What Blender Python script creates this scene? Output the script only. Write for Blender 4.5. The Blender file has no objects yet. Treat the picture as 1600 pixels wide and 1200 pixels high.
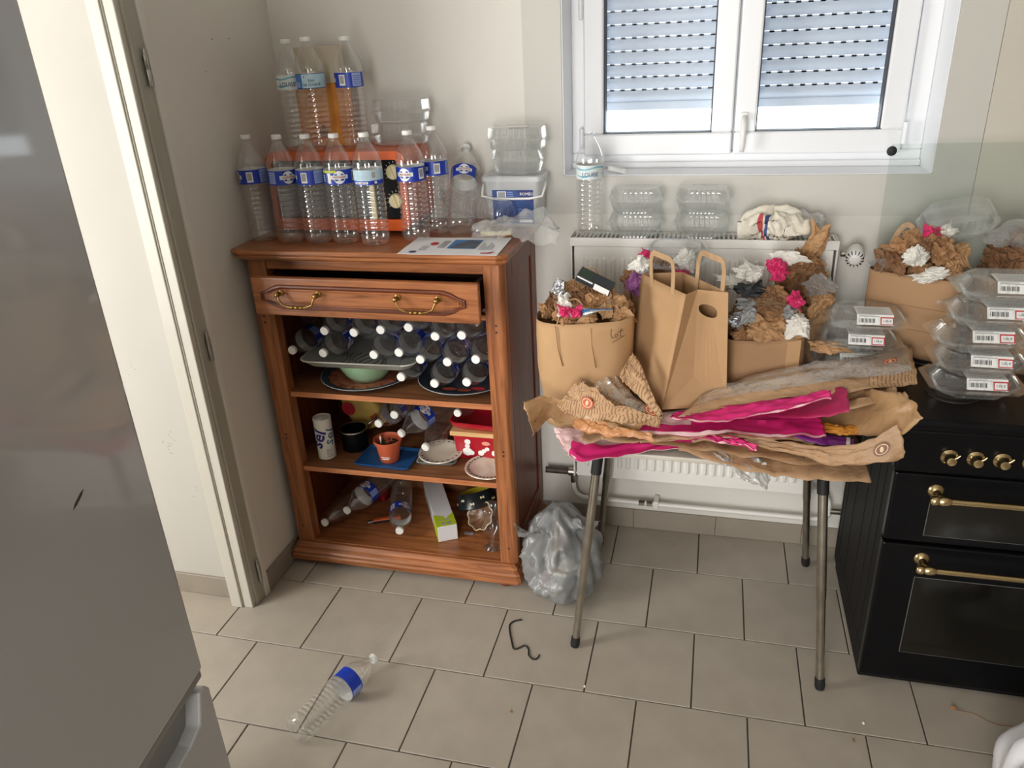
import bpy, bmesh, math, random
from mathutils import Vector, Matrix, Euler, noise
PI = math.pi
SC = bpy.context.scene
COL = SC.collection
R = random.Random(7)

# ------------------------------------------------------------------ camera, world, lights, exposure
cam_d = bpy.data.cameras.new('camera')
cam = bpy.data.objects.new('camera', cam_d)
COL.objects.link(cam)
cam_d.sensor_width = 36.0
cam_d.lens = 1209.15 / 1600 * 36.0
cam_d.clip_start = 0.02
yaw, pitch, roll = map(math.radians, (-15.092, 24.22, -2.864))
f_ = Vector((math.sin(yaw) * math.cos(pitch), math.cos(yaw) * math.cos(pitch), -math.sin(pitch)))
r_ = Vector((math.cos(yaw), -math.sin(yaw), 0))
u_ = r_.cross(f_)
r2 = r_ * math.cos(roll) + u_ * math.sin(roll)
u2 = -r_ * math.sin(roll) + u_ * math.cos(roll)
mw = Matrix((r2, u2, -f_)).transposed().to_4x4()
mw.translation = (1.515, -2.653, 1.839)
cam.matrix_world = mw
SC.camera = cam

w = bpy.data.worlds.new('daylight_sky')
SC.world = w
w.use_nodes = True
bg = w.node_tree.nodes['Background']
bg.inputs[0].default_value = (0.86, 0.93, 1.0, 1)
bg.inputs[1].default_value = 4.6

def area(name, loc, target, sx, sy, power, color):
    d = bpy.data.lights.new(name, 'AREA')
    d.shape = 'RECTANGLE'; d.size = sx; d.size_y = sy; d.energy = power; d.color = color
    o = bpy.data.objects.new(name, d); COL.objects.link(o)
    o.location = loc
    o.rotation_euler = (Vector(target) - Vector(loc)).to_track_quat('-Z', 'Y').to_euler()
    return o
# the hall window, across from the doorway
area('hall_daylight', (-1.57, -2.05, 1.35), (1.0, -1.75, 1.2), 1.7, 1.6, 128, (1.0, 0.985, 0.965))
# glazed door in the wall behind the photographer
area('rear_door_daylight', (1.02, -4.55, 1.45), (0.80, 0.0, 1.35), 1.0, 1.9, 92, (1.0, 0.985, 0.975))
SC.view_settings.view_transform = 'Standard'
SC.view_settings.look = 'None'
SC.view_settings.exposure = 0.0
SC.view_settings.gamma = 1.0
SC.view_settings.use_curve_mapping = False
SC.cycles.max_bounces = 12
SC.cycles.diffuse_bounces = 5
SC.cycles.glossy_bounces = 4
SC.cycles.transmission_bounces = 6
SC.cycles.transparent_max_bounces = 40
SC.cycles.caustics_reflective = False
SC.cycles.caustics_refractive = False
SC.cycles.sample_clamp_indirect = 4.0

# ------------------------------------------------------------------ helpers
def s(r, g, b):
    return tuple(((c / 255) / 12.92 if c / 255 <= 0.04045 else ((c / 255 + 0.055) / 1.055) ** 2.4) for c in (r, g, b)) + (1.0,)

class MB:
    """collects faces (with a material index each) into ONE mesh"""
    def __init__(self):
        self.v = []; self.f = []; self.m = []; self.uv = None
    def add(self, vs, fs, mi=0, M=None):
        o = len(self.v)
        for p in vs:
            p = Vector(p)
            self.v.append(M @ p if M is not None else p)
        for f in fs:
            self.f.append([i + o for i in f]); self.m.append(mi)
        return self
    def box(self, a, b, mi=0, M=None):
        x0, y0, z0 = a; x1, y1, z1 = b
        vs = [(x0, y0, z0), (x1, y0, z0), (x1, y1, z0), (x0, y1, z0), (x0, y0, z1), (x1, y0, z1), (x1, y1, z1), (x0, y1, z1)]
        return self.add(vs, [(0, 3, 2, 1), (4, 5, 6, 7), (0, 1, 5, 4), (1, 2, 6, 5), (2, 3, 7, 6), (3, 0, 4, 7)], mi, M)
    def rings(self, rings, mi=0, M=None, cap0=True, cap1=True, closed=True):
        n = len(rings[0]); vs = [p for r in rings for p in r]; fs = []
        for i in range(len(rings) - 1):
            for j in range(n if closed else n - 1):
                k = (j + 1) % n
                fs.append((i * n + j, i * n + k, (i + 1) * n + k, (i + 1) * n + j))
        if cap0: fs.append(tuple(range(n - 1, -1, -1)))
        if cap1: fs.append(tuple((len(rings) - 1) * n + j for j in range(n)))
        return self.add(vs, fs, mi, M)
    def lathe(self, prof, seg=24, mi=0, M=None, cap0=True, cap1=True):
        rs = []
        for (r, z) in prof:
            rs.append([(r * math.cos(2 * PI * j / seg), r * math.sin(2 * PI * j / seg), z) for j in range(seg)])
        return self.rings(rs, mi, M, cap0, cap1)
    def tube(self, pts, r, seg=8, mi=0, M=None, caps=True):
        pts = [Vector(p) for p in pts]
        rr = r if isinstance(r, (list, tuple)) else [r] * len(pts)
        rs = []; n = None
        for i, p in enumerate(pts):
            t = (pts[min(i + 1, len(pts) - 1)] - pts[max(i - 1, 0)])
            t = t.normalized() if t.length > 1e-9 else Vector((0, 0, 1))
            if n is None:
                n = t.orthogonal().normalized()
            else:
                n = (n - t * n.dot(t))
                n = n.normalized() if n.length > 1e-6 else t.orthogonal().normalized()
            b = t.cross(n)
            rs.append([p + (n * math.cos(2 * PI * j / seg) + b * math.sin(2 * PI * j / seg)) * rr[i] for j in range(seg)])
        return self.rings(rs, mi, M, caps, caps)
    def prism(self, poly, z0, z1, mi=0, M=None):
        return self.rings([[(x, y, z0) for x, y in poly], [(x, y, z1) for x, y in poly]], mi, M)
    def build(self, name, mats, parent=None, smooth=False, bevel=0, seg=2, solid=0, auto=None):
        me = bpy.data.meshes.new(name)
        me.from_pydata([tuple(p) for p in self.v], [], self.f)
        for m in (mats if isinstance(mats, (list, tuple)) else [mats]):
            me.materials.append(m)
        if any(self.m):
            me.polygons.foreach_set('material_index', self.m)
        if smooth:
            me.polygons.foreach_set('use_smooth', [True] * len(self.f))
        if self.uv:
            ul = me.uv_layers.new(name='UVMap')
            for li, l in enumerate(me.loops):
                ul.data[li].uv = self.uv[l.vertex_index]
        me.update()
        if smooth and auto:
            try: me.set_sharp_from_angle(angle=math.radians(auto))
            except Exception: pass
        o = bpy.data.objects.new(name, me)
        COL.objects.link(o)
        if parent: o.parent = parent
        if solid:
            md = o.modifiers.new('thickness', 'SOLIDIFY'); md.thickness = solid; md.offset = 0
        if bevel:
            md = o.modifiers.new('edge', 'BEVEL'); md.width = bevel; md.segments = seg; md.limit_method = 'ANGLE'; md.angle_limit = math.radians(40)
        return o

def T(x=0, y=0, z=0, rx=0, ry=0, rz=0, sc=1):
    return Matrix.Translation((x, y, z)) @ Euler((rx, ry, rz)).to_matrix().to_4x4() @ Matrix.Diagonal((sc, sc, sc, 1))

def tag(o, label=None, cat=None, group=None, kind=None):
    if label: o['label'] = label
    if cat: o['category'] = cat
    if group: o['group'] = group
    if kind: o['kind'] = kind
    return o
def thing(name, label, cat, loc=(0, 0, 0), rz=0, group=None):
    o = bpy.data.objects.new(name, None); COL.objects.link(o)
    o.empty_display_size = 0.05
    o.location = loc; o.rotation_euler = (0, 0, rz)
    return tag(o, label, cat, group)
def struct(o):
    o['kind'] = 'structure'; return o
def copy_tree(o, parent=None):
    c = o.copy(); COL.objects.link(c)
    if parent: c.parent = parent
    for ch in list(o.children): copy_tree(ch, c)
    return c
def piece(src, name, loc, parent, rot=None):
    c = src.copy(); c.name = name; COL.objects.link(c); c.location = loc; c.parent = parent
    if rot is not None: c.rotation_euler = rot
    return c
def lettering(text, size, mat, parent, M=None, wrap=None, name='lettering', depth=0.0004, align='CENTER', shear=0.0, xs=1.0, turn=0.0, bold=0.0):
    """flat print as thin raised letters; wrap = radius of the cylinder it is bent round"""
    c = bpy.data.curves.new('t', 'FONT')
    c.body = text; c.size = size; c.align_x = align; c.align_y = 'CENTER'; c.extrude = depth / 2; c.resolution_u = 2; c.shear = shear; c.offset = bold
    t = bpy.data.objects.new('t', c)
    me = bpy.data.meshes.new_from_object(t)
    bpy.data.objects.remove(t); bpy.data.curves.remove(c)
    if wrap:                                       # enough cuts to follow the curve
        bm = bmesh.new(); bm.from_mesh(me)
        for _ in range(2):
            lg = [e for e in bm.edges if e.calc_length() > max(.006, size * .16)]
            if lg: bmesh.ops.subdivide_edges(bm, edges=lg, cuts=2)
        bmesh.ops.triangulate(bm, faces=bm.faces[:]); bm.to_mesh(me); bm.free()
    for v in me.vertices:
        x, y, z = v.co; x *= xs
        x, y = x * math.cos(turn) - y * math.sin(turn), x * math.sin(turn) + y * math.cos(turn)
        if wrap:
            a = x / wrap; r = wrap + z + depth
            p = Vector((r * math.sin(a), -r * math.cos(a), y))
        else:
            p = Vector((x, y, z))
        v.co = M @ p if M is not None else p
    me.materials.clear(); me.materials.append(mat); me.name = name
    o = bpy.data.objects.new(name, me); COL.objects.link(o)
    if parent: o.parent = parent
    return o
FACE = lambda x, y, z, rx=PI / 2, rz=0: Matrix.Translation((x, y, z)) @ Euler((rx, 0, rz)).to_matrix().to_4x4()   # text standing upright, facing -y

def n3(x, y, z, sc=1.0, seed=0.0):
    return noise.noise(Vector((x * sc + seed * 7.31, y * sc - seed * 3.17, z * sc + seed * 1.93)))
def tri(t):
    t = t - math.floor(t)
    return 4 * abs(t - 0.5) - 1

# ------------------------------------------------------------------ materials
MATS = {}
def base_mat(name):
    m = bpy.data.materials.new(name); m.use_nodes = True
    nt = m.node_tree
    return m, nt, nt.nodes['Principled BSDF'], nt.nodes, nt.links
def mat(name, col, rough=0.5, metal=0.0, spec=0.5, var=0.0, vs=20.0, bump=0.0, bs=200.0, coat=0.0, trans=0.0, emit=None, col2=None, det=3.0, stretch=None):
    m, nt, p, N, L = base_mat(name)
    p.inputs['Base Color'].default_value = col
    p.inputs['Roughness'].default_value = rough
    p.inputs['Metallic'].default_value = metal
    p.inputs['Specular IOR Level'].default_value = spec
    if coat:
        p.inputs['Coat Weight'].default_value = coat; p.inputs['Coat Roughness'].default_value = 0.06
    tc = N.new('ShaderNodeTexCoord'); src = tc.outputs['Object']
    if stretch:
        mp = N.new('ShaderNodeMapping'); mp.inputs['Scale'].default_value = stretch
        L.new(src, mp.inputs['Vector']); src = mp.outputs['Vector']
    if var or col2:
        t = N.new('ShaderNodeTexNoise'); t.inputs['Scale'].default_value = vs; t.inputs['Detail'].default_value = det
        L.new(src, t.inputs['Vector'])
        r = N.new('ShaderNodeValToRGB')
        a = col2 if col2 else tuple(max(0, c * (1 - var)) for c in col[:3]) + (1,)
        b = col if col2 else tuple(min(1, c * (1 + var)) for c in col[:3]) + (1,)
        r.color_ramp.elements[0].position = 0.35; r.color_ramp.elements[1].position = 0.65
        r.color_ramp.elements[0].color = a; r.color_ramp.elements[1].color = b
        L.new(t.outputs['Fac'], r.inputs['Fac']); L.new(r.outputs['Color'], p.inputs['Base Color'])
    if bump:
        t2 = N.new('ShaderNodeTexNoise'); t2.inputs['Scale'].default_value = bs; t2.inputs['Detail'].default_value = 4
        L.new(src, t2.inputs['Vector'])
        bm = N.new('ShaderNodeBump'); bm.inputs['Strength'].default_value = bump; bm.inputs['Distance'].default_value = 0.002
        L.new(t2.outputs['Fac'], bm.inputs['Height']); L.new(bm.outputs['Normal'], p.inputs['Normal'])
    if emit:
        p.inputs['Emission Color'].default_value = emit[0]; p.inputs['Emission Strength'].default_value = emit[1]
    MATS[name] = m
    return m
def clear(name, tint=(0.97, 0.98, 0.98), rough=0.07, lo=0.06, hi=0.75, haze=0.03, hazecol=(0.9, 0.92, 0.92, 1), power=2.6, bump=0.0, bs=60):
    """thin clear plastic: see-through, glossier towards grazing angles, a little milky"""
    m, nt, p, N, L = base_mat(name)
    N.remove(p); out = N['Material Output']
    tr = N.new('ShaderNodeBsdfTransparent'); tr.inputs[0].default_value = tint + (1,)
    gl = N.new('ShaderNodeBsdfGlossy'); gl.inputs['Roughness'].default_value = rough; gl.inputs[0].default_value = (1, 1, 1, 1)
    df = N.new('ShaderNodeBsdfDiffuse'); df.inputs[0].default_value = hazecol
    lw = N.new('ShaderNodeLayerWeight'); lw.inputs['Blend'].default_value = 0.5
    pw = N.new('ShaderNodeMath'); pw.operation = 'POWER'; pw.inputs[1].default_value = power
    L.new(lw.outputs['Facing'], pw.inputs[0])
    mr = N.new('ShaderNodeMapRange'); mr.inputs['To Min'].default_value = lo; mr.inputs['To Max'].default_value = hi
    L.new(pw.outputs[0], mr.inputs['Value'])
    m1 = N.new('ShaderNodeMixShader'); m1.inputs[0].default_value = haze
    L.new(tr.outputs[0], m1.inputs[1]); L.new(df.outputs[0], m1.inputs[2])
    m2 = N.new('ShaderNodeMixShader'); L.new(mr.outputs[0], m2.inputs[0])
    L.new(m1.outputs[0], m2.inputs[1]); L.new(gl.outputs[0], m2.inputs[2])
    L.new(m2.outputs[0], out.inputs['Surface'])
    if bump:
        tc = N.new('ShaderNodeTexCoord'); t2 = N.new('ShaderNodeTexNoise'); t2.inputs['Scale'].default_value = bs
        L.new(tc.outputs['Object'], t2.inputs['Vector'])
        bm = N.new('ShaderNodeBump'); bm.inputs['Strength'].default_value = bump; bm.inputs['Distance'].default_value = 0.01
        L.new(t2.outputs['Fac'], bm.inputs['Height']); L.new(bm.outputs['Normal'], gl.inputs['Normal']); L.new(bm.outputs['Normal'], lw.inputs['Normal'])
    MATS[name] = m
    return m
def wood(name, axis, dark, light, rough=0.32, sc=1.0):
    m, nt, p, N, L = base_mat(name)
    tc = N.new('ShaderNodeTexCoord'); mp = N.new('ShaderNodeMapping')
    v = [34.0 * sc] * 3; v['xyz'.index(axis)] = 2.2 * sc
    mp.inputs['Scale'].default_value = v
    L.new(tc.outputs['Object'], mp.inputs['Vector'])
    t = N.new('ShaderNodeTexNoise'); t.inputs['Scale'].default_value = 1.6; t.inputs['Detail'].default_value = 6; t.inputs['Roughness'].default_value = 0.62; t.inputs['Distortion'].default_value = 0.6
    L.new(mp.outputs[0], t.inputs['Vector'])
    r = N.new('ShaderNodeValToRGB')
    r.color_ramp.elements[0].position = 0.3; r.color_ramp.elements[0].color = dark
    r.color_ramp.elements[1].position = 0.68; r.color_ramp.elements[1].color = light
    L.new(t.outputs['Fac'], r.inputs['Fac'])
    t3 = N.new('ShaderNodeTexNoise'); t3.inputs['Scale'].default_value = 2.5
    L.new(tc.outputs['Object'], t3.inputs['Vector'])
    mx = N.new('ShaderNodeMix'); mx.data_type = 'RGBA'; mx.blend_type = 'MULTIPLY'; mx.inputs[0].default_value = 0.35
    L.new(r.outputs[0], mx.inputs[6]); L.new(t3.outputs['Color'], mx.inputs[7])
    r3 = N.new('ShaderNodeValToRGB'); r3.color_ramp.elements[0].color = (0.55, 0.55, 0.55, 1); r3.color_ramp.elements[1].color = (1.25, 1.25, 1.25, 1)
    L.new(t3.outputs['Fac'], r3.inputs['Fac']); L.new(r3.outputs[0], mx.inputs[7])
    L.new(mx.outputs[2], p.inputs['Base Color'])
    p.inputs['Roughness'].default_value = rough
    bm = N.new('ShaderNodeBump'); bm.inputs['Strength'].default_value = 0.12; bm.inputs['Distance'].default_value = 0.001
    L.new(t.outputs['Fac'], bm.inputs['Height']); L.new(bm.outputs['Normal'], p.inputs['Normal'])
    return m
def paper(name, col, rough=0.75, bump=0.35, bs=28.0, lines=None, var=0.06):
    """paper with soft wrinkles; lines = colour of printed rows of text (flat print on the UV map)"""
    m, nt, p, N, L = base_mat(name)
    p.inputs['Roughness'].default_value = rough
    tc = N.new('ShaderNodeTexCoord')
    t = N.new('ShaderNodeTexNoise'); t.inputs['Scale'].default_value = bs; t.inputs['Detail'].default_value = 3; t.inputs['Distortion'].default_value = 0.8
    L.new(tc.outputs['Object'], t.inputs['Vector'])
    r = N.new('ShaderNodeValToRGB')
    r.color_ramp.elements[0].position = 0.3; r.color_ramp.elements[1].position = 0.7
    r.color_ramp.elements[0].color = tuple(c * (1 - var) for c in col[:3]) + (1,)
    r.color_ramp.elements[1].color = tuple(min(1, c * (1 + var)) for c in col[:3]) + (1,)
    L.new(t.outputs['Fac'], r.inputs['Fac'])
    colout = r.outputs[0]
    if lines:                                          # lines = (ink, rows per metre, words per metre)
        sx = N.new('ShaderNodeSeparateXYZ'); L.new(tc.outputs['UV'], sx.inputs[0])
        def mth(op, a, b=None):
            n = N.new('ShaderNodeMath'); n.operation = op
            for i, q in enumerate((a, b)):
                if q is None: continue
                if isinstance(q, (int, float)): n.inputs[i].default_value = q
                else: L.new(q, n.inputs[i])
            return n.outputs[0]
        rowc = mth('MULTIPLY', sx.outputs[0], lines[1])
        inrow = mth('LESS_THAN', mth('FRACT', rowc), .38)
        cx = N.new('ShaderNodeCombineXYZ'); L.new(mth('FLOOR', rowc), cx.inputs[0]); L.new(mth('MULTIPLY', sx.outputs[1], lines[2]), cx.inputs[1])
        wn = N.new('ShaderNodeTexNoise'); wn.inputs['Scale'].default_value = 1.0; wn.inputs['Detail'].default_value = 1
        L.new(cx.outputs[0], wn.inputs['Vector'])
        ink = mth('MULTIPLY', inrow, mth('GREATER_THAN', wn.outputs['Fac'], .43))
        mx = N.new('ShaderNodeMix'); mx.data_type = 'RGBA'
        L.new(mth('MULTIPLY', ink, .62), mx.inputs[0]); L.new(colout, mx.inputs[6]); mx.inputs[7].default_value = lines[0]
        colout = mx.outputs[2]
    L.new(colout, p.inputs['Base Color'])
    bm = N.new('ShaderNodeBump'); bm.inputs['Strength'].default_value = bump; bm.inputs['Distance'].default_value = 0.006
    L.new(t.outputs['Fac'], bm.inputs['Height']); L.new(bm.outputs['Normal'], p.inputs['Normal'])
    return m

WALL = mat('wall_paint', s(222, 219, 211), 0.75, var=0.02, vs=2.5, bump=0.12, bs=120)
WALL_R = mat('wall_paint_beyond_panel', s(208, 203, 190), 0.75, var=0.02, vs=2.5, bump=0.1, bs=120)
PANEL = mat('wall_panel_paint', s(205, 203, 196), 0.7, var=0.015, vs=2.0, bump=0.06, bs=150)
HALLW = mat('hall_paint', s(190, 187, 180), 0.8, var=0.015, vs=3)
CEIL = mat('ceiling_paint', s(238, 236, 230), 0.85, var=0.01, vs=2)
TILE = mat('floor_tile', s(168, 159, 146), 0.5, var=0.05, vs=9, bump=0.05, bs=260, det=5)
GROUT = mat('grout', s(88, 82, 73), 0.9, var=0.1, vs=60)
SKIRT = mat('skirting_tile', s(148, 139, 126), 0.45, var=0.05, vs=9)
FRAME = mat('door_frame_paint', s(202, 198, 187), 0.4, var=0.02, vs=6)
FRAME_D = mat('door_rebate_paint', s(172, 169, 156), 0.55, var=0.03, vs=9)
STEEL = mat('hinge_steel', s(170, 168, 162), 0.3, 1.0, var=0.05, vs=40)
PVC = mat('white_pvc', s(240, 242, 245), 0.3, var=0.01, vs=3)
SEAL = mat('window_gasket', s(60, 62, 66), 0.6, var=0.05, vs=30)
RAD = mat('radiator_enamel', s(232, 230, 224), 0.35, var=0.01, vs=3)
OAK = dict(dark=s(112, 62, 33), light=s(178, 114, 70))
WX = wood('oak_grain_x', 'x', **OAK); WZ = wood('oak_grain_z', 'z', **OAK)
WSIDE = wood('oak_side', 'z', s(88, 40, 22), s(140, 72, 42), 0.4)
WIN = wood('oak_inside', 'x', s(100, 60, 34), s(150, 100, 64), 0.5)
WSH = wood('oak_shelf_edge', 'x', s(160, 92, 52), s(205, 136, 88), 0.45)
DARKIN = mat('drawer_inside', s(70, 42, 26), 0.7, var=0.1, vs=10)
BRASS_OLD = mat('aged_brass', s(150, 118, 66), 0.35, 1.0, var=0.25, vs=60)
BRASS = mat('polished_brass', s(206, 184, 138), 0.22, 1.0, var=0.05, vs=20)
BLACK_EN = mat('black_enamel', s(10, 11, 14), 0.3, var=0.15, vs=8, spec=.2)
BLACK_SIDE = mat('black_stove_side', s(14, 14, 15), 0.6, spec=.25, var=0.2, vs=14)
OVENGLASS = mat('dark_oven_glass', s(22, 21, 18), 0.12, var=0.3, vs=3)
GASKETLINE = mat('grey_trim_line', s(96, 96, 92), 0.4, var=0.05, vs=20)
CHROME = mat('dull_chrome', s(178, 172, 160), 0.32, 1.0, var=0.12, vs=25)
RUBBER = mat('black_rubber', s(22, 22, 22), 0.6, var=0.1, vs=30)
FRIDGE = mat('fridge_enamel', s(162, 162, 161), 0.3, var=0.02, vs=3, spec=.25, coat=1.0)
FRIDGE_G = mat('fridge_grey_trim', s(128, 128, 126), 0.4, var=0.03, vs=10)
WHITE = mat('white_plastic', s(236, 236, 232), 0.4, var=0.01, vs=10)
WHITEP = mat('white_print', s(235, 235, 232), 0.6, var=0.02, vs=40)
GREYP = mat('grey_print', s(150, 152, 156), 0.6, var=0.03, vs=30)
BLACKP = mat('black_print', s(30, 30, 34), 0.6, var=0.05, vs=30)
REDP = mat('red_print', s(190, 40, 50), 0.55, var=0.05, vs=30)
BLUEP = mat('blue_print', s(24, 56, 168), 0.4, var=0.06, vs=30)
NAVYP = mat('navy_print', s(28, 40, 110), 0.4, var=0.06, vs=30)
LBLUEP = mat('pale_blue_print', s(150, 168, 214), 0.5, var=0.05, vs=80)
SKYP = mat('sky_blue_print', s(178, 208, 222), 0.5, var=0.04, vs=50)
MIDBLUEP = mat('mid_blue_print', s(70, 124, 196), 0.45, var=0.1, vs=20)
TEALP = mat('teal_print', s(110, 176, 196), 0.5, var=0.05, vs=30)
GREENP = mat('lime_print', s(188, 205, 50), 0.5, var=0.05, vs=30)
PALEP = mat('pale_label', s(214, 224, 222), 0.5, var=0.03, vs=30)
PET = clear('clear_pet', tint=(.985, .99, .99), haze=0.022, lo=0.085, hi=0.75, rough=0.05)
PETI = clear('clear_pet_milky', haze=0.07, lo=0.07, hi=0.75)
CLAM = clear('clear_tray_plastic', haze=0.05, lo=0.065, hi=0.75, rough=0.12)
FILM = clear('clear_film', haze=0.13, lo=0.20, hi=0.85, rough=0.10, bump=0.9, bs=38)
FILMW = clear('milky_film', haze=0.24, lo=0.16, hi=0.6, rough=0.2, bump=0.5, bs=30)
GLASSC = clear('clear_glass', haze=0.01, lo=0.04, hi=0.9, rough=0.02, power=3.2)
PANE = clear('window_glass', haze=0.0, lo=0.002, hi=0.7, rough=0.01, power=4.0)
LIDGLASS = clear('stove_lid_glass', tint=(0.93, 0.95, 0.94), haze=0.03, hazecol=(0.8, 0.84, 0.84, 1), lo=0.03, hi=0.7, rough=0.03, power=4.0)
# ------------------------------------------------------------------ the room
RX, RY, RH = 3.35, -4.6, 2.5          # kitchen: x 0..RX, y RY..0
WX0, WX1, WZ0, WZ1 = 1.018, 2.160, 1.395, 2.42   # window opening in the back wall
m = MB(); m.box((-1.6, RY - 0.1, -0.12), (RX + 0.1, 0.25, -0.006))
floor = struct(m.build('floor', GROUT))
TS = 0.32
proto = None
mt = MB(); mt.box((-TS / 2 + .0022, -TS / 2 + .0022, -0.01), (TS / 2 - .0022, TS / 2 - .0022, 0.0))
X0 = 0.815 * TS; Y0 = -1.8103 * TS
for j in range(-7, 3):
    v = j + 0.5
    offs = 0.0 if (j % 2) else 0.5
    for i in range(-5, 11):
        cx = X0 + (i + offs) * TS + TS / 2 - (0 if offs else 0); cy = Y0 + v * TS
        y1 = cy + TS / 2
        if cx - TS / 2 < -1.55 or cx + TS / 2 > RX + .2 or (cx < -.14 and cy > -.70): continue
        if y1 > 0.001:                      # the cut row along the back wall
            if cy - TS / 2 > -0.02: continue
            mc = MB(); mc.box((-TS / 2 + .0022, -TS / 2 + .0022, -0.01), (TS / 2 - .0022, -cy - 0.002, 0.0))
            t = mc.build('tile', TILE, floor, bevel=.0012, seg=1)
        elif proto is None:
            proto = t = mt.build('tile', TILE, floor, bevel=.0012, seg=1)
        else:
            t = proto.copy(); COL.objects.link(t); t.parent = floor
        t.location = (cx, cy, R.uniform(-.0005, .0003))
        t.rotation_euler = (R.uniform(-.0012, .0012), R.uniform(-.0012, .0012), 0)

m = MB()
WT = 0.30
m.box((-0.12, 0, 0), (WX0, WT, RH)); m.box((WX1, 0, 0), (RX + .1, WT, RH))
m.box((WX0, 0, 0), (WX1, WT, WZ0)); m.box((WX0, 0, WZ1), (WX1, WT, RH))
struct(m.build('wall_back', WALL))
# smooth board round the window, a few millimetres proud of the wall
m = MB()
for a, b in (((0.892, 1.268), (WX0, RH)), ((WX1, 1.268), (2.279, RH)), ((WX0, 1.268), (WX1, WZ0)), ((WX0, WZ1), (WX1, RH))):
    m.box((a[0], -0.006, a[1]), (b[0], 0.001, b[1]))
struct(m.build('trim_1', PANEL))
m = MB(); m.box((2.281, -0.004, 1.268), (RX, 0.001, RH)); struct(m.build('trim_2', WALL_R))
m = MB()
LT = 0.085
m.box((-LT, -0.70, 0), (0, 0.0, RH)); m.box((-LT, RY, 0), (0, -1.60, RH)); m.box((-LT, -1.60, 2.1), (0, -0.70, RH))
struct(m.build('wall_left', WALL))
m = MB(); m.box((RX, RY, 0), (RX + .1, 0, RH)); struct(m.build('wall_right', mat('right_wall_low_bounce', s(140, 131, 119), .75, var=.02, vs=3)))  # wall out of view, its tone darkened to cut light bounced back
m = MB()
m.box((-1.6, RY - .1, 0), (RX + .1, RY, RH))
struct(m.build('wall_front', WALL))
m = MB(); m.box((-1.6, RY - .1, RH), (RX + .1, WT, RH + .1)); struct(m.build('ceiling', CEIL))
# the hall beyond the doorway
m = MB(); m.box((-1.6, -0.705, 0), (-LT, -0.6, RH)); struct(m.build('wall_hall', HALLW))
m = MB(); m.box((-1.7, RY - .1, 0), (-1.6, -0.6, RH)); struct(m.build('wall_hall_side', HALLW))
# tiled skirtings
def skirt(name, a, b, axis, n, h=0.085, t=0.009):
    root = struct(MB().box(a, b).build(name, GROUT))
    L = (b[0] - a[0]) if axis == 'x' else (b[1] - a[1])
    for k in range(n):
        q = MB()
        if axis == 'x':
            q.box((a[0] + L * k / n + .001, a[1] - .0012, 0.001), (a[0] + L * (k + 1) / n - .001, b[1], h))
        else:
            q.box((a[0], a[1] + L * k / n + .001, 0.001), (b[0] + .0012, a[1] + L * (k + 1) / n - .001, h))
        q.build('skirting_tile', SKIRT, root, bevel=.001, seg=1)
skirt('baseboard_back', (0.0, -0.009, 0), (3.2, 0, 0.084), 'x', 10)
skirt('baseboard_left', (0, -0.665, 0), (0.009, -0.01, 0.084), 'y', 2)
skirt('baseboard_hall', (-1.36, -0.714, 0), (-0.09, -0.705, 0.079), 'x', 4)

# the door frame, pressed steel, with its three hinges (no leaf in view)
fr = struct(MB().box((-0.088, -0.757, 0), (-0.045, -0.70, 2.1)).box((-0.041, -0.750, 0), (-0.006, -0.70, 2.1)).box((-0.046, -0.745, 0), (-0.04, -0.70, 2.1)).build('door_1', FRAME, bevel=.003))
MB().lathe([(.0035, 0), (.0035, 2.1)], 10, 0, T(-.043, -.7495, 0)).build('bead', FRAME, fr, smooth=True)
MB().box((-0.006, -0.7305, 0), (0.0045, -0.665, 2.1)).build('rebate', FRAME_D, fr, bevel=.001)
MB().box((0.0, -0.682, 0), (0.0115, -0.655, 2.1)).build('frame_edge', WALL, fr, bevel=.003)
MB().box((-0.088, -1.60, 2.045), (0.012, -0.70, 2.1)).build('frame_head', FRAME, fr, bevel=.003)
MB().box((-0.088, -1.62, 0), (0.012, -1.585, 2.1)).build('frame_post', FRAME, fr, bevel=.003)
hp = None
for z in (0.125, 0.99, 1.80):
    h = MB()
    h.lathe([(.002, -.045), (.0062, -.043), (.0062, -.002), (.0056, -.001), (.0056, .001), (.0062, .002), (.0062, .036), (.004, .04), (.0045, .05), (.002, .054)], 12)
    h.box((-.012, -.002, -.03), (.0, .002, .03))
    if hp is None: hp = o = h.build('hinge', STEEL, fr, smooth=True, auto=40)
    else:
        o = hp.copy(); COL.objects.link(o); o.parent = fr
    o.location = (0.013, -0.699, z)

# ------------------------------------------------------------------ window
win = struct(MB().box((WX0, 0.0005, WZ0 - .012), (WX1, WT - .01, WZ0 + .002)).box((WX0, 0.0005, WZ0), (WX0 + .004, WT - .01, WZ1)).box((WX1 - .004, .0005, WZ0), (WX1, WT - .01, WZ1)).build('window_1', PVC))
win['label'] = 'white two-sash window with a lowered roller shutter'
FY = 0.16           # inner face of the fixed frame
def frame(name, x0, x1, z0, z1, y0, y1, wL, wR, wB, wT, matl, parent, bev=.004):
    q = MB()
    q.box((x0, y0, z0), (x1, y1, z0 + wB)); q.box((x0, y0, z1 - wT), (x1, y1, z1))
    q.box((x0, y0, z0 + wB), (x0 + wL, y1, z1 - wT)); q.box((x1 - wR, y0, z0 + wB), (x1, y1, z1 - wT))
    return q.build(name, matl, parent, bevel=bev)
frame('outer_frame', WX0 + .004, WX1 - .004, WZ0 + .002, WZ1 - .002, FY, FY + .07, .045, .06, .05, .05, PVC, win)
MB().box((WX0 + .004, FY - .018, WZ0 + .002), (WX1 - .004, FY, WZ0 + .022)).build('sill_bead', PVC, win, bevel=.004)
SZ0, SZ1 = WZ0 + .045, WZ1 - .04
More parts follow.
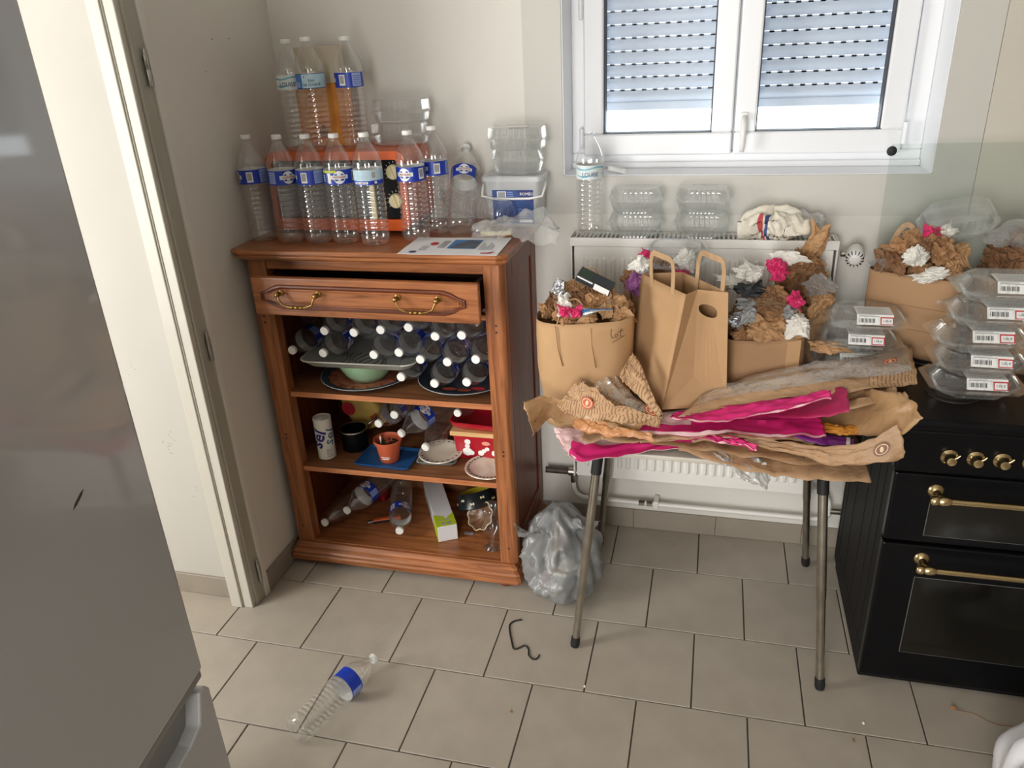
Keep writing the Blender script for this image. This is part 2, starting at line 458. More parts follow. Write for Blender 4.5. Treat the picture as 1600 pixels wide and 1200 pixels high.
sashes = [(WX0 + .048, 1.565), (1.571, WX1 - .07)]
for k, (a, b) in enumerate(sashes):
    sh = frame('sash', a, b, SZ0, SZ1, FY - .022, FY + .05, .068, .068, .072, .07, PVC, win, .006)
    frame('gasket', a + .066, b - .066, SZ0 + .07, SZ1 - .068, FY - .010, FY + .04, .006, .006, .004, .006, SEAL, sh, 0)
    MB().box((a + .068, FY + .012, SZ0 + .072), (b - .068, FY + .016, SZ1 - .07)).build('pane', PANE, sh)
MB().box((1.552, FY + .02, WZ0 + .02), (1.584, FY + .068, WZ1 - .02)).build('mullion', PVC, win, bevel=.003)
# handle on the second sash
hb = MB(); hb.box((1.588, FY - .032, 1.50), (1.612, FY - .022, 1.575))
h = hb.build('handle', WHITE, win, bevel=.004)
MB().tube([(1.600, FY - .03, 1.558), (1.600, FY - .062, 1.555), (1.600, FY - .068, 1.54), (1.599, FY - .068, 1.475), (1.598, FY - .064, 1.455)], [.009, .009, .010, .009, .008], 10).build('grip', WHITE, h, smooth=True)
for x, z in ((WX0 + .042, 1.50), (WX0 + .042, 1.91), (WX1 - .066, 1.50)):
    MB().lathe([(.004, -.035), (.008, -.033), (.008, .033), (.004, .035)], 10, 0, T(x, FY - .028, z)).build('sash_hinge', PVC, win, smooth=True, auto=40)
# roller shutter outside: each slat a curved lath hooked to the next, light coming through the slots between
SHUT = mat('shutter_pvc', s(206, 210, 216), 0.5, var=0.01, vs=4)
sp = SHUT.node_tree.nodes['Principled BSDF']
nt = SHUT.node_tree; trn = nt.nodes.new('ShaderNodeBsdfTranslucent'); trn.inputs[0].default_value = (.80, .86, .95, 1)
mxs = nt.nodes.new('ShaderNodeMixShader'); mxs.inputs[0].default_value = 0.22
nt.links.new(sp.outputs[0], mxs.inputs[1]); nt.links.new(trn.outputs[0], mxs.inputs[2]); nt.links.new(mxs.outputs[0], nt.nodes['Material Output'].inputs['Surface'])
SX0, SX1, SY = WX0 + .01, WX1 - .01, 0.262
P = 0.0418
sl = None
zb = 1.606
shu = thing('roller_shutter', 'grey-white roller shutter lowered outside the window', 'shutter', ((SX0 + SX1) / 2, SY, zb))
hx = (SX1 - SX0) / 2
for k in range(19):
    if sl is None:
        q = MB(); prof = []
        for i in range(9):
            a = -1 + 2 * i / 8
            prof.append((-.0085 * (1 - a * a), .0362 * (a + 1) / 2))
        ring0 = [(-hx, y, z) for y, z in prof] + [(-hx, y + .002, z) for y, z in reversed(prof)]
        ring1 = [(hx, y, z) for _, y, z in ring0]
        q.rings([ring0, ring1])
        n = 30; wdt = 2 * hx / n                      # the slotted tongue that hooks into the slat above
        for i in range(n):
            x = -hx + i * wdt
            q.box((x, .0, .0362), (x + wdt * .42, .002, P))
        q.box((-hx, .0, .0362), (hx, .002, .0409))
        sl = o = q.build('slat', SHUT, shu)
    else:
        o = sl.copy(); COL.objects.link(o); o.parent = shu
    o.location = (0, 0, k * P)
MB().box((-hx, -.006, -.028), (hx, .006, 0)).build('bottom_bar', SHUT, shu, bevel=.003)
struct(MB().box((WX0 - .3, WT - .02, WZ0 - .07), (WX1 + .3, WT + .5, WZ0 - .045)).build('windowsill_outside', mat('pale_stone', s(238, 238, 234), .7, var=.03, vs=12)))

# scuffs and chips on the paint
SCUFF = mat('scuff_mark', s(150, 146, 138), .9, var=.1, vs=80); CHIP = mat('wall_chip', s(44, 40, 38), .9, var=.1, vs=80)
q = MB()
for k in range(26):
    x, z = R.choice(((-.23, .62), (-.20, .66), (-.30, .9), (-.17, .45))); x += R.uniform(-.02, .02); z += R.uniform(-.03, .03)
    q.box((x, -.7056, z), (x + R.uniform(.003, .008), -.7049, z + .0012))
q.build('scuff_marks', SCUFF, bpy.data.objects['wall_hall'])['kind'] = 'stuff'
q = MB()
for y, z, h in ((-.30, 1.29, .009), (-.315, 1.285, .005), (-.325, 1.283, .003), (-.42, 1.78, .003), (-.36, 1.87, .002), (-.27, 1.87, .002), (-.2, .98, .004), (-.13, .52, .004)):
    q.box((-.0005, y, z), (.0004, y + .0025 + (.006 if h < .003 else 0), z + h))
q.build('paint_chips', CHIP, bpy.data.objects['wall_left'])['kind'] = 'stuff'
# ------------------------------------------------------------------ radiator
rad = thing('radiator', 'white ribbed panel radiator below the window', 'radiator', (1.49, -0.06, 0.26))
RX0, RX1, RZ0, RZ1 = 1.058, 1.905, 0.272, 1.212
def rl(p): return (p[0] - 1.49, p[1] + .06, p[2] - .26)
q = MB()
n = 25; fx0, fx1, fz0, fz1 = RX0 + .012, RX1 - .012, RZ0 + .012, RZ1 - .03
q.box(rl((fx0, -.112, fz0)), rl((fx1, -.104, fz1)))
q.build('panel', RAD, rad, bevel=.004)
q = MB(); pitch = (fx1 - fx0 - .05) / n
for i in range(n):                         # pressed channels, proud ribs with rounded ends
    cx = fx0 + .025 + pitch * (i + .5); w2 = pitch * .31
    r0, r1 = [], []
    z0, z1 = fz0 + .055, fz1 - .045
    for k in range(13):
        a = PI * k / 12; r0.append((cx + w2 * math.cos(a), z1 + w2 * math.sin(a)))
    for k in range(13):
        a = PI + PI * k / 12; r0.append((cx + w2 * math.cos(a), z0 + w2 * math.sin(a)))
    q.rings([[rl((x, -.1115, z)) for x, z in r0], [rl((cx + (x - cx) * .5, -.1195, (z0 + z1) / 2 + (z - (z0 + z1) / 2) * .985)) for x, z in r0]], cap0=False)
q.build('rib_row', RAD, rad, smooth=True, auto=50)['kind'] = 'stuff'
MB().box(rl((fx0, -.04, fz0)), rl((fx1, -.032, fz1))).build('rear_panel', RAD, rad, bevel=.003)
q = MB(); q.box(rl((RX0, -.115, RZ0 + .01)), rl((RX0 + .006, -.028, RZ1))); q.build('side_panel', RAD, rad, bevel=.002)
q = MB(); q.box(rl((RX1 - .006, -.115, RZ0 + .01)), rl((RX1, -.028, RZ1))); q.build('side_panel', RAD, rad, bevel=.002)
q = MB()
q.box(rl((RX0, -.118, RZ1 - .028)), rl((RX1, -.110, RZ1))); q.box(rl((RX0, -.034, RZ1 - .02)), rl((RX1, -.026, RZ1)))
for i in range(58):
    x = RX0 + (RX1 - RX0) * i / 58
    q.box(rl((x, -.11, RZ1 - .012)), rl((x + .007, -.034, RZ1)))
q.build('top_grille', RAD, rad)
# valves and pipes
q = MB(); q.lathe([(.006, -.018), (.011, -.016), (.011, .016), (.006, .018)], 12, 0, T(*rl((1.935, -.075, 1.163)), ry=PI / 2))
v = q.build('valve', CHROME, rad, smooth=True, auto=40)
q = MB()
q.lathe([(.010, -.03), (.0225, -.028), (.0265, -.014), (.0275, .01), (.0265, .022), (.022, .031), (.012, .036), (.002, .037)], 28, 0, T(*rl((1.957, -.10, 1.166)), rx=PI / 2 + .25, rz=-.15))
th = q.build('thermostat_head', WHITE, rad, smooth=True, auto=50)
q = MB()
for k in range(14):
    a = 2 * PI * k / 14
    if -.3 < math.sin(a) * 0 + math.cos(a) < 2 or True:
        q.box((-.0011, .0175, -.002), (.0011, .0262, .0375 - .004), 0, T(*rl((1.957, -.10, 1.166)), rx=PI / 2 + .25, rz=-.15) @ T(rz=a))
q.build('slot', BLACKP, th)
q = MB()
q.tube([rl(p) for p in ((.935, -.05, .262), (1.035, -.05, .262))], .013, 10)
q.build('supply_pipe', mat('painted_brown_pipe', s(72, 58, 50), .5, var=.2, vs=30), rad, smooth=True, auto=40)
q = MB(); q.lathe([(.012, -.02), (.017, -.017), (.017, .017), (.012, .02)], 12, 0, T(*rl((1.045, -.05, .262)), ry=PI / 2)); q.lathe([(.009, -.035), (.011, -.03), (.011, .012), (.006, .02)], 12, 0, T(*rl((1.045, -.05, .25))))
q.build('valve', CHROME, rad, smooth=True, auto=40)
q = MB()
pts = [(1.045, -.05, .22), (1.047, -.05, .19), (1.056, -.05, .165), (1.078, -.05, .150), (1.11, -.05, .148), (1.3, -.05, .147), (1.95, -.05, .147), (1.985, -.05, .152), (2.0, -.05, .175), (1.995, -.05, .23), (1.975, -.05, .262), (1.93, -.055, .275), (1.90, -.06, .285)]
q.tube([rl(p) for p in pts], .0095, 10)
q.build('return_pipe', RAD, rad, smooth=True)
q = MB()
for x in (1.315, 1.345): q.lathe([(.0095, -.012), (.0125, -.011), (.0125, .011), (.0095, .012)], 6, 0, T(*rl((x, -.05, .147)), ry=PI / 2))
q.build('coupling', CHROME, rad)
q = MB(); q.box(rl((1.362, -.065, .135)), rl((1.38, -.01, .165))); q.build('pipe_clip', RAD, rad, bevel=.003)
q = MB(); q.lathe([(.008, -.03), (.013, -.028), (.013, .028), (.008, .03)], 10, 0, T(*rl((2.03, -.05, .19)), ry=PI / 2)); q.build('lockshield_valve', CHROME, rad, smooth=True, auto=40)

# ------------------------------------------------------------------ oak cabinet
CX, CY = 0.46, -0.25
cab = thing('oak_cabinet', 'brown oak cabinet with a drawer ajar over three open shelf bays', 'cabinet', (CX, CY, 0))
def cl(p): return (p[0] - CX, p[1] - CY, p[2])
YF = -0.455            # front face of the posts
def cbox(name, a, b, matl, bev=.003, parent=cab): return MB().box(cl(a), cl(b)).build(name, matl, parent, bevel=bev)
# moulded top with clipped front corners
def topring(x0, x1, y0, y1, c, z): return [cl(p) for p in ((x0, y0 + c * .55, z), (x0 + c, y0, z), (x1 - c, y0, z), (x1, y0 + c * .55, z), (x1, y1, z), (x0, y1, z))]
q = MB()
lv = [(.022, 1.2105), (.022, 1.214), (.012, 1.2165), (.006, 1.222), (.004, 1.229), (.008, 1.234), (.0, 1.2365), (.0, 1.246), (.004, 1.25)]
q.rings([topring(.006 + d, .936 - d, -.498 + d, -.012, .03, z) for d, z in lv])
q.build('top', WX, cab, bevel=.0012, seg=1)
def post(x0, x1):
    q = MB(); r = .018
    ring = []
    left = x0 < .4
    pts = [(x0, -.40), (x0, YF + r)] if True else []
    prof = []
    # rounded outer front edge
    for (ccx, ccy, a0, a1) in (((x0 + r, YF + r, PI, 1.5 * PI)), ((x1 - r, YF + r, 1.5 * PI, 2 * PI))):
        if (left and ccx > (x0 + x1) / 2) or (not left and ccx < (x0 + x1) / 2):
            prof.append((x1 if left else x0, YF)); continue
        for k in range(7):
            a = a0 + (a1 - a0) * k / 6
            prof.append((ccx + r * math.cos(a), ccy + r * math.sin(a)))
    prof = prof + [(x1, -.41), (x0, -.41)]
    q.prism([cl((x, y, 0))[:2] for x, y in prof], .10, 1.212)
    return q.build('post', WZ, cab, smooth=True, auto=30)
pl_, pr_ = post(.030, .106), post(.848, .910)
for p_, x in ((pl_, .066), (pr_, .880)):
    q = MB()
    for z in (.99, 1.012, .545, .56, .165): q.lathe([(.0035, 0), (.0035, .0012)], 8, 0, T(*cl((x, YF - .0006, z)), rx=PI / 2))
    q.build('screw_holes', BLACKP, p_)['kind'] = 'stuff'
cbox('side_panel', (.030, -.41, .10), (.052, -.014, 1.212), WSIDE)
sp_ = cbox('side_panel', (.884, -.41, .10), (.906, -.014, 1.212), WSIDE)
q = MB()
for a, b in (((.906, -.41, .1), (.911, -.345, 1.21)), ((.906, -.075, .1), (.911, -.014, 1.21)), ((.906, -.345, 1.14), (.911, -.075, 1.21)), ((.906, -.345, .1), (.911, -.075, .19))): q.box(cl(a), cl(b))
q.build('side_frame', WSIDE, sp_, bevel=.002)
cbox('back_panel', (.05, -.024, .10), (.886, -.012, 1.20), WIN, 0)
cbox('rail', (.106, YF + .004, 1.176), (.848, -.41, 1.211), WX)
cbox('rail', (.106, YF + .004, 1.026), (.848, -.42, 1.044), WX)
for z in (.729, .426):
    sh = cbox('shelf', (.053, -.442, z - .019), (.883, -.026, z), WIN, .001)
    cbox('front_edge', (.107, -.4445, z - .0195), (.847, -.4422, z + .0004), WSH, .001, sh)
cbox('bottom_board', (.053, -.452, .082), (.883, -.026, .102), WX, .002)
q = MB()
lv = [(.008, .03), (.0, .034), (.0, .052), (.006, .058), (.004, .066), (.010, .074), (.016, .078), (.016, .086), (.022, .0915), (.03, .0985)]
q.rings([topring(.012 + d, .928 - d, -.492 + d, -.012, .012, z) for d, z in lv])
q.build('plinth', WX, cab, bevel=.001, seg=1)
for x, y in ((.075, -.44), (.86, -.44), (.075, -.06), (.86, -.06)):
    q = MB(); q.lathe([(.012, 0), (.026, .003), (.031, .014), (.028, .024), (.022, .031)], 16, 0, T(*cl((x, y, 0))))
    q.build('foot', WSIDE, cab, smooth=True)
# drawer, pulled out about eight centimetres
dr = bpy.data.objects.new('drawer', None); COL.objects.link(dr); dr.parent = cab; dr.location = (0, 0, 0); dr.rotation_euler = (0, 0, -.012)
DX0, DX1, DYF, DZ0, DZ1 = .101, .863, -.548, 1.050, 1.177
def oct_(x0, x1, z0, z1, c, y, wig=0):
    # long panel outline whose ends step in like a cartouche
    zm = (z0 + z1) / 2; h = (z1 - z0)
    L = [(x1 - c, z0), (x1 - c * .62, z0 + h * .10), (x1 - c * .30, z0 + h * .26), (x1, zm - h * .16), (x1, zm + h * .16), (x1 - c * .30, z1 - h * .26), (x1 - c * .62, z1 - h * .10), (x1 - c, z1)]
    M_ = [(x0 + x1 - x, z) for x, z in reversed(L)]
    return [(x, y, z) for x, z in L + M_]
q = MB(); q.box(cl((DX0, DYF, DZ0)), cl((DX1, DYF + .022, DZ1)))
dfm = q.build('drawer_front', WX, dr, bevel=.006, seg=3)
q = MB()
rr = []
for inset, dy in ((0, .0008), (.003, -.005), (.008, -.0055), (.014, -.001), (.017, .0012)):
    rr.append([cl(p) for p in oct_(DX0 + .028 + inset, DX1 - .040 - inset, DZ0 + .022 + inset, DZ1 - .022 - inset, .07, DYF + dy)])
q.rings(rr, cap0=False, cap1=False)
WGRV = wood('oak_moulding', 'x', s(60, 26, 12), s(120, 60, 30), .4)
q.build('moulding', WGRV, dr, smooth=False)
q = MB()
rr = [[cl(p) for p in oct_(DX0 + .046, DX1 - .058, DZ0 + .040, DZ1 - .040, .060, DYF + .0012)], [cl(p) for p in oct_(DX0 + .050, DX1 - .062, DZ0 + .044, DZ1 - .044, .057, DYF - .0035)]]
q.rings(rr, cap0=False); q.build('raised_panel', WX, dr)
q = MB()
q.box(cl((DX0 + .025, DYF + .022, DZ0 + .008)), cl((DX0 + .039, -.10, DZ1 - .022))); q.box(cl((DX1 - .039, DYF + .022, DZ0 + .008)), cl((DX1 - .025, -.10, DZ1 - .022)))
q.box(cl((DX0 + .03, DYF + .022, DZ0 + .008)), cl((DX1 - .03, -.10, DZ0 + .014))); q.box(cl((DX0 + .03, -.112, DZ0 + .008)), cl((DX1 - .03, -.10, DZ1 - .022)))
q.build('drawer_box', DARKIN, dr)
for hx_ in (.272, .672):
    q = MB(); zc = 1.128; yy = DYF - .004
    for sx in (-1, 1):
        q.lathe([(.009, 0), (.0105, .003), (.006, .006), (.005, .016), (.0085, .019), (.0085, .025), (.004, .029)], 14, 0, T(*cl((hx_ + sx * .066, yy, zc)), rx=PI / 2))
    pts = [(-.066, -.022, 0), (-.060, -.026, -.012), (-.053, -.027, -.028), (-.030, -.028, -.036), (-.015, -.028, -.037), (0, -.028, -.037)]
    pts = pts + [(-x, y, z) for x, y, z in reversed(pts[:-1])]
    q.tube([cl((hx_ + x, yy + y, zc + z)) for x, y, z in pts], .003, 8)
    for x in (-.016, 0, .016): q.lathe([(.001, -.0075), (.0055, -.005), (.0068, 0), (.0055, .005), (.001, .0075)], 12, 0, T(*cl((hx_ + x, yy - .028, zc - .037)), ry=PI / 2))
    q.build('handle', BRASS_OLD, dr, smooth=True, auto=50)

# ------------------------------------------------------------------ stove
SX_, SYF, SYB, SW = 2.026, -0.688, -0.085, 0.60
st = thing('black_stove', 'black enamel range cooker with brass rails and knobs', 'stove', (SX_ + SW / 2, (SYF + SYB) / 2, 0))
cx_, cy_ = SX_ + SW / 2, (SYF + SYB) / 2
def sl_(p): return (p[0] - cx_, p[1] - cy_, p[2])
def sbox(name, a, b, matl, bev=.004, parent=st): return MB().box(sl_(a), sl_(b)).build(name, matl, parent, bevel=bev)
X1 = SX_ + SW
sbox('body', (SX_ + .006, SYF + .03, .012), (X1 - .006, SYB, .885), BLACK_SIDE)
q = MB()
for k in (0, 1.3, 3.1, 5.6, 7.7, 8.6): q.box(sl_((SX_ + .0045, SYF + .09 + k * .057, .04)), sl_((SX_ + .007, SYF + .105 + k * .057, .86)))
q.build('side_ribs', BLACK_SIDE, st, bevel=.002, seg=1)['kind'] = 'stuff'
sbox('plinth', (SX_ + .005, SYF + .02, .0), (X1 - .005, SYB - .05, .09), BLACK_SIDE)
sbox('control_panel', (SX_ - .004, SYF - .012, .742), (X1 + .004, SYF + .04, .868), BLACK_EN, .008)
hob = sbox('hob', (SX_ - .006, SYF - .022, .868), (X1 + .006, SYB + .004, .900), BLACK_EN, .012)
BURN = mat('burnt_burner', s(44, 40, 38), .5, .3, var=.2, vs=30)
for (bx, by, br) in ((SX_ + .15, SYF + .16, .045), (SX_ + .15, SYF + .43, .06), (SX_ + .45, SYF + .16, .06), (SX_ + .45, SYF + .43, .045)):
    q = MB(); q.lathe([(br + .022, 0), (br + .02, .003), (br + .004, .0035), (br, .008), (br * .86, .009), (br * .84, .006), (br * .70, .006), (br * .68, .010), (br * .5, .011), (.01, .010)], 28, 0, T(*sl_((bx, by, .9))))
    q.build('burner', BURN, st, smooth=True, auto=40)
for kx in (2.146, 2.207, 2.268, 2.334, 2.40, 2.47, 2.54):
    q = MB(); M_ = T(*sl_((kx, SYF - .012, .797)), rx=PI / 2)
    q.lathe([(.019, 0), (.021, .002), (.016, .006), (.0125, .010), (.013, .022), (.0115, .028), (.004, .030)], 20, 0, M_)
    q.tube([M_ @ Vector(p) for p in ((.004, .006, .024), (.012, .013, .026), (.017, .019, .026))], [.004, .0035, .003], 8)
    q.build('knob', BRASS, st, smooth=True, auto=50)
for (z0, z1, hz, gz0, gz1) in ((.522, .736, .688, .548, .655), (.03, .512, .468, .137, .405)):
    d = sbox('oven_door', (SX_ + .002, SYF - .006, z0), (X1 - .002, SYF + .028, z1), BLACK_EN, .006)
    rim = [(.10, gz0), (.50, gz0), (.50, gz1), (.10, gz1)]
    sbox('glass_rim', (SX_ + .098, SYF - .0068, gz0 - .002), (SX_ + .502, SYF - .004, gz1 + .002), GASKETLINE, .0, d)
    sbox('oven_window', (SX_ + .10, SYF - .0078, gz0), (SX_ + .50, SYF - .004, gz1), OVENGLASS, .0, d)
    q = MB()
    q.tube([sl_((SX_ + .105, SYF - .055, hz)), sl_((X1 - .105, SYF - .055, hz))], .0085, 14)
    for x in (SX_ + .108, X1 - .108):
        q.lathe([(.021, 0), (.019, .004), (.010, .010), (.008, .03), (.011, .04)], 16, 0, T(*sl_((x, SYF - .006, hz)), rx=PI / 2))
        q.lathe([(.006, -.026), (.012, -.022), (.014, -.010), (.0105, -.004), (.0135, .003), (.013, .018), (.0085, .026)], 16, 0, T(*sl_((x, SYF - .055, hz)), ry=PI / 2))
    q.build('rail', BRASS, d, smooth=True, auto=50)
gl = MB(); gl.box(sl_((SX_ - .004, -.066, .905)), sl_((X1 + .004, -.060, 1.494)))
lid = gl.build('glass_lid', LIDGLASS, st, bevel=.001, seg=1)
for x in (2.024, X1 - .02):
    q = MB(); q.lathe([(.0135, 0), (.0145, .003), (.013, .008), (.006, .010)], 20, 0, T(*sl_((x, -.066, 1.474)), rx=PI / 2)); q.build('bumper', RUBBER, lid, smooth=True, auto=50)
q = MB(); q.box(sl_((SX_ + .0, -.075, .895)), sl_((X1, -.05, .912))); q.build('lid_hinge', BLACK_EN, st, bevel=.002)

# ------------------------------------------------------------------ fridge-freezer, standing with its back to the doorway wall
fr_ = thing('fridge_freezer', 'pale grey fridge freezer with a chipped door and recessed grip', 'fridge', (.592, -1.678, 0), math.radians(8.2))
def fl(p): return (p[0] - .602, p[1] + 1.694, p[2])
FX = .602; FY0, FY1 = -2.295, -1.694
MB().box(fl((.03, FY0 + .003, .03)), fl((FX - .062, FY1 - .003, 2.02))).build('cabinet', FRIDGE, fr_, bevel=.004)
# upper door, its lower edge sloped to a finger grip
q = MB(); q.box(fl((FX - .058, FY0, .725)), fl((FX, FY1, 2.02)))
ud = q.build('upper_door', FRIDGE, fr_, bevel=.012, seg=4)
MB().box(fl((FX - .05, FY0 + .01, .706)), fl((FX - .006, FY1 - .004, .727))).build('grip_strip', FRIDGE_G, ud, bevel=.004)
chip = MB(); cpts = [(-1.892, 1.226), (-1.884, 1.233), (-1.868, 1.2405), (-1.858, 1.2425), (-1.866, 1.2355), (-1.882, 1.228)]
chip.rings([[fl((FX - .0002, y, z)) for y, z in cpts], [fl((FX + .0004, y, z)) for y, z in cpts]])
chip.build('chipped_paint', mat('chipped_paint', s(58, 44, 40), .8, var=.2, vs=60), ud)
# lower door: top edge with a scooped grip
q = MB()
prof = [(FY0, 0.04), (FY1, .04), (FY1, .674), (FY1 - .012, .69), (FY1 - .035, .692), (FY1 - .048, .66), (FY1 - .06, .632), (FY1 - .10, .622), (FY0 + .10, .622), (FY0 + .07, .64), (FY0 + .05, .69), (FY0, .69)]
q.rings([[fl((FX - .058, y, z)) for y, z in prof], [fl((FX, y, z)) for y, z in prof]])
ld = q.build('lower_door', FRIDGE, fr_, bevel=.005, seg=2)
MB().box(fl((FX - .056, FY0 + .04, .600)), fl((FX - .03, FY1 - .03, .70))).build('grip_recess', FRIDGE_G, ld, bevel=.003)
for y in (FY0 + .05, FY1 - .05):
    MB().lathe([(.02, 0), (.02, .03)], 14, 0, T(*fl((.52, y, 0)))).build('foot', RUBBER, fr_)
    MB().lathe([(.02, 0), (.02, .03)], 14, 0, T(*fl((.08, y, 0)))).build('foot', RUBBER, fr_)

# ------------------------------------------------------------------ folding table under the heap of bags
tb = thing('folding_table', 'small table on splayed chrome tube legs, buried under flat paper bags', 'table', (1.54, -.43, 0))
def tl(p): return (p[0] - 1.54, p[1] + .43, p[2])
MB().box(tl((1.20, -.655, .690)), tl((1.93, -.150, .706))).build('tabletop', mat('table_laminate', s(196, 190, 178), .4, var=.03, vs=10), tb, bevel=.004)
for (fx_, fy_, tx_, ty_) in ((1.162, -.712, 1.228, -.635), (1.914, -.745, 1.86, -.635), (1.164, -.140, 1.222, -.19), (1.927, -.138, 1.862, -.19)):
    q = MB(); a, b = Vector((fx_, fy_, .012)), Vector((tx_, ty_, .69))
    lg = MB().tube([tl(a.lerp(b, t)) for t in (0, .03, .42, .425, 1)], [.0115, .012, .0122, .0138, .014], 14).build('leg', CHROME, tb, smooth=True, auto=40)
    MB().tube([tl(a.lerp(b, t)) for t in (-.017, .0, .035)], [.0135, .0155, .0145], 14).build('rubber_foot', RUBBER, lg, smooth=True, auto=40)
    MB().tube([tl(a.lerp(b, t)) for t in (.90, .995)], .0165, 14).build('sleeve', RUBBER, lg, smooth=True, auto=40)
# ------------------------------------------------------------------ water bottles
BH, BR = 0.337, 0.0455
def bottle_profile():
    pr = [(.006, .010), (.020, .006), (.032, .001), (.040, .004), (.0445, .013), (.0452, .022)]
    z = .026; k = 0
    while z < .184:                                # ten ribs
        pr += [(.0452, z), (.0455, z + .006), (.0427, z + .0095), (.0425, z + .0112), (.0452, z + .0145)]
        z += .0158
    pr += [(.0446, .1885), (.0446, .234), (.0455, .238), (.0456, .246), (.0440, .256), (.0400, .268), (.0335, .282), (.0262, .295), (.0196, .306), (.0150, .3145), (.0137, .319), (.0137, .3225), (.0165, .3232), (.0165, .3258), (.0128, .3265), (.0128, .333)]
    return pr
BPROF = bottle_profile()
LR = .0451                                         # label radius
LZ0, LZ1 = .1895, .2335
def arc_patch(q, a0, a1, z0, z1, r, mi, n=None):
    n = n or max(1, int(abs(a1 - a0) / .16)); vs = []; fs = []
    for i in range(n + 1):
        a = a0 + (a1 - a0) * i / n
        vs += [(r * math.sin(a), -r * math.cos(a), z0), (r * math.sin(a), -r * math.cos(a), z1)]
    for i in range(n): fs.append((2 * i, 2 * i + 2, 2 * i + 3, 2 * i + 1))
    q.add(vs, fs, mi)
def arc_disc(q, ac, zc, wa, hz, r, mi, n=18):
    vs = [(r * math.sin(ac), -r * math.cos(ac), zc)]
    for i in range(n):
        t = 2 * PI * i / n; a = ac + wa * math.cos(t)
        vs.append((r * math.sin(a), -r * math.cos(a), zc + hz * math.sin(t)))
    q.add(vs, [(0, i + 1, (i + 1) % n + 1) for i in range(n)], mi)
def make_bottle(kind, cap=True, name='water_bottle'):
    root = thing(name, 'x', 'bottle')
    q = MB(); q.lathe(BPROF, 48, cap1=False, cap0=True)
    for p in q.v:                                   # eight shallow flutes down the ribbed part
        if .02 < p.z < .187:
            a = math.atan2(p.y, p.x); k = 1 + .016 * math.cos(8 * a) * min(1, (p.z - .02) / .02) * min(1, (.187 - p.z) / .01); p.x *= k; p.y *= k
    q.build('body', PET, root, smooth=True)
    if cap:
        q = MB(); q.lathe([(.0148, .3255), (.0152, .3265), (.0152, .3365), (.0145, .3382), (.003, .3384)], 22, cap0=False)
        for i in range(22):
            a = 2 * PI * i / 22; q.box((-.0006, .0148, .3268), (.0006, .0157, .336), 0, T(rz=a))
        q.build('cap', WHITE, root, smooth=True, auto=40)
    if kind == 'none': return root
    q = MB(); e = LR; zc = (LZ0 + LZ1) / 2; hh = (LZ1 - LZ0) / 2
    mats = [BLUEP, WHITEP, LBLUEP, GREYP, GREENP, SKYP, NAVYP, TEALP, MIDBLUEP, PALEP, BLACKP]
    base = {'blue': 0, 'lime': 0, 'louise': 9, 'source': 5, 'pale': 5}[kind]
    arc_patch(q, -PI, PI, LZ0, LZ1, e, base, 40)
    arc_patch(q, -PI, PI, LZ1, LZ0, e - .0002, 1, 40)      # the white back of the print
    if kind in ('blue', 'lime'):
        arc_disc(q, 0, zc, .42, hh * .9, e + .00025, 1)
        arc_patch(q, -.62, .62, zc - .0055, zc + .0065, e + .0003, 9)
        arc_patch(q, 2.0, 2.75, LZ0 + .003, LZ1 - .002, e + .0002, 2)
        arc_patch(q, 1.05, 1.5, LZ0 + .006, LZ1 - .006, e + .0003, 1)
        for i in range(7): arc_patch(q, 1.12 + i * .045, 1.12 + i * .045 + (.018 if i % 2 else .028), LZ0 + .012, LZ1 - .009, e + .0004, 10, 1)
        arc_patch(q, -1.5, -.95, LZ0 + .004, LZ1 - .004, e + .0002, 2)
        for i in range(5): arc_patch(q, -1.42, -1.05, LZ0 + .009 + i * .006, LZ0 + .0105 + i * .006, e + .0004, 0)
        for i in range(5): arc_patch(q, 2.08, 2.66, LZ0 + .009 + i * .006, LZ0 + .0105 + i * .006, e + .0004, 0)
        if kind == 'lime':
            arc_patch(q, -1.9, -.2, LZ1 - .008, LZ1 - .001, e + .0005, 4)
            arc_patch(q, -1.8, -1.0, LZ0 + .004, LZ1 - .009, e + .0005, 6)
            for i in range(4): arc_patch(q, -1.7, -1.15, LZ0 + .008 + i * .006, LZ0 + .011 + i * .006, e + .0007, 5)
            arc_patch(q, -.86, -.62, LZ0 + .004, LZ1 - .009, e + .0006, 1)
    elif kind == 'louise':
        for i in range(24):
            a = -1.2 + i * .1
            zz = LZ1 - .012 + .004 * math.sin(a * 2.6)
            arc_patch(q, a, a + .102, zz, zz + .0045, e + .0003, 7, 1)
            arc_patch(q, a, a + .102, zz - .020 + .003 * math.sin(a * 3), zz - .0175, e + .0003, 7, 1)
        arc_patch(q, -1.55, -1.45, LZ1 - .014, LZ1 - .004, e + .0003, 6)
    elif kind == 'source':
        arc_patch(q, -1.9, -.15, LZ0, LZ1 - .001, e + .0003, 8)
        arc_patch(q, -1.75, -.9, LZ1 - .012, LZ1 - .003, e + .0006, 1); arc_patch(q, -1.6, -1.0, LZ1 - .0175, LZ1 - .0145, e + .0006, 9)
        for i in range(6): arc_patch(q, -1.66 + i * .11, -1.6 + i * .11, LZ1 - .010, LZ1 - .005, e + .0008, 10, 1)
        arc_patch(q, -1.1, -.35, LZ0 + .005, LZ0 + .020, e + .0005, 2)
        arc_patch(q, -1.55, -1.25, LZ0 + .004, LZ0 + .018, e + .0005, 0)
        arc_disc(q, .05, LZ1 - .009, .1, .0042, e + .0006, 1); arc_disc(q, .06, LZ1 - .009, .055, .0024, e + .0009, 6)
        arc_patch(q, -PI, PI, LZ0, LZ0 + .0018, e + .0009, 6, 40); arc_patch(q, -PI, PI, LZ1 - .0016, LZ1, e + .0009, 6, 40)
    elif kind == 'pale':
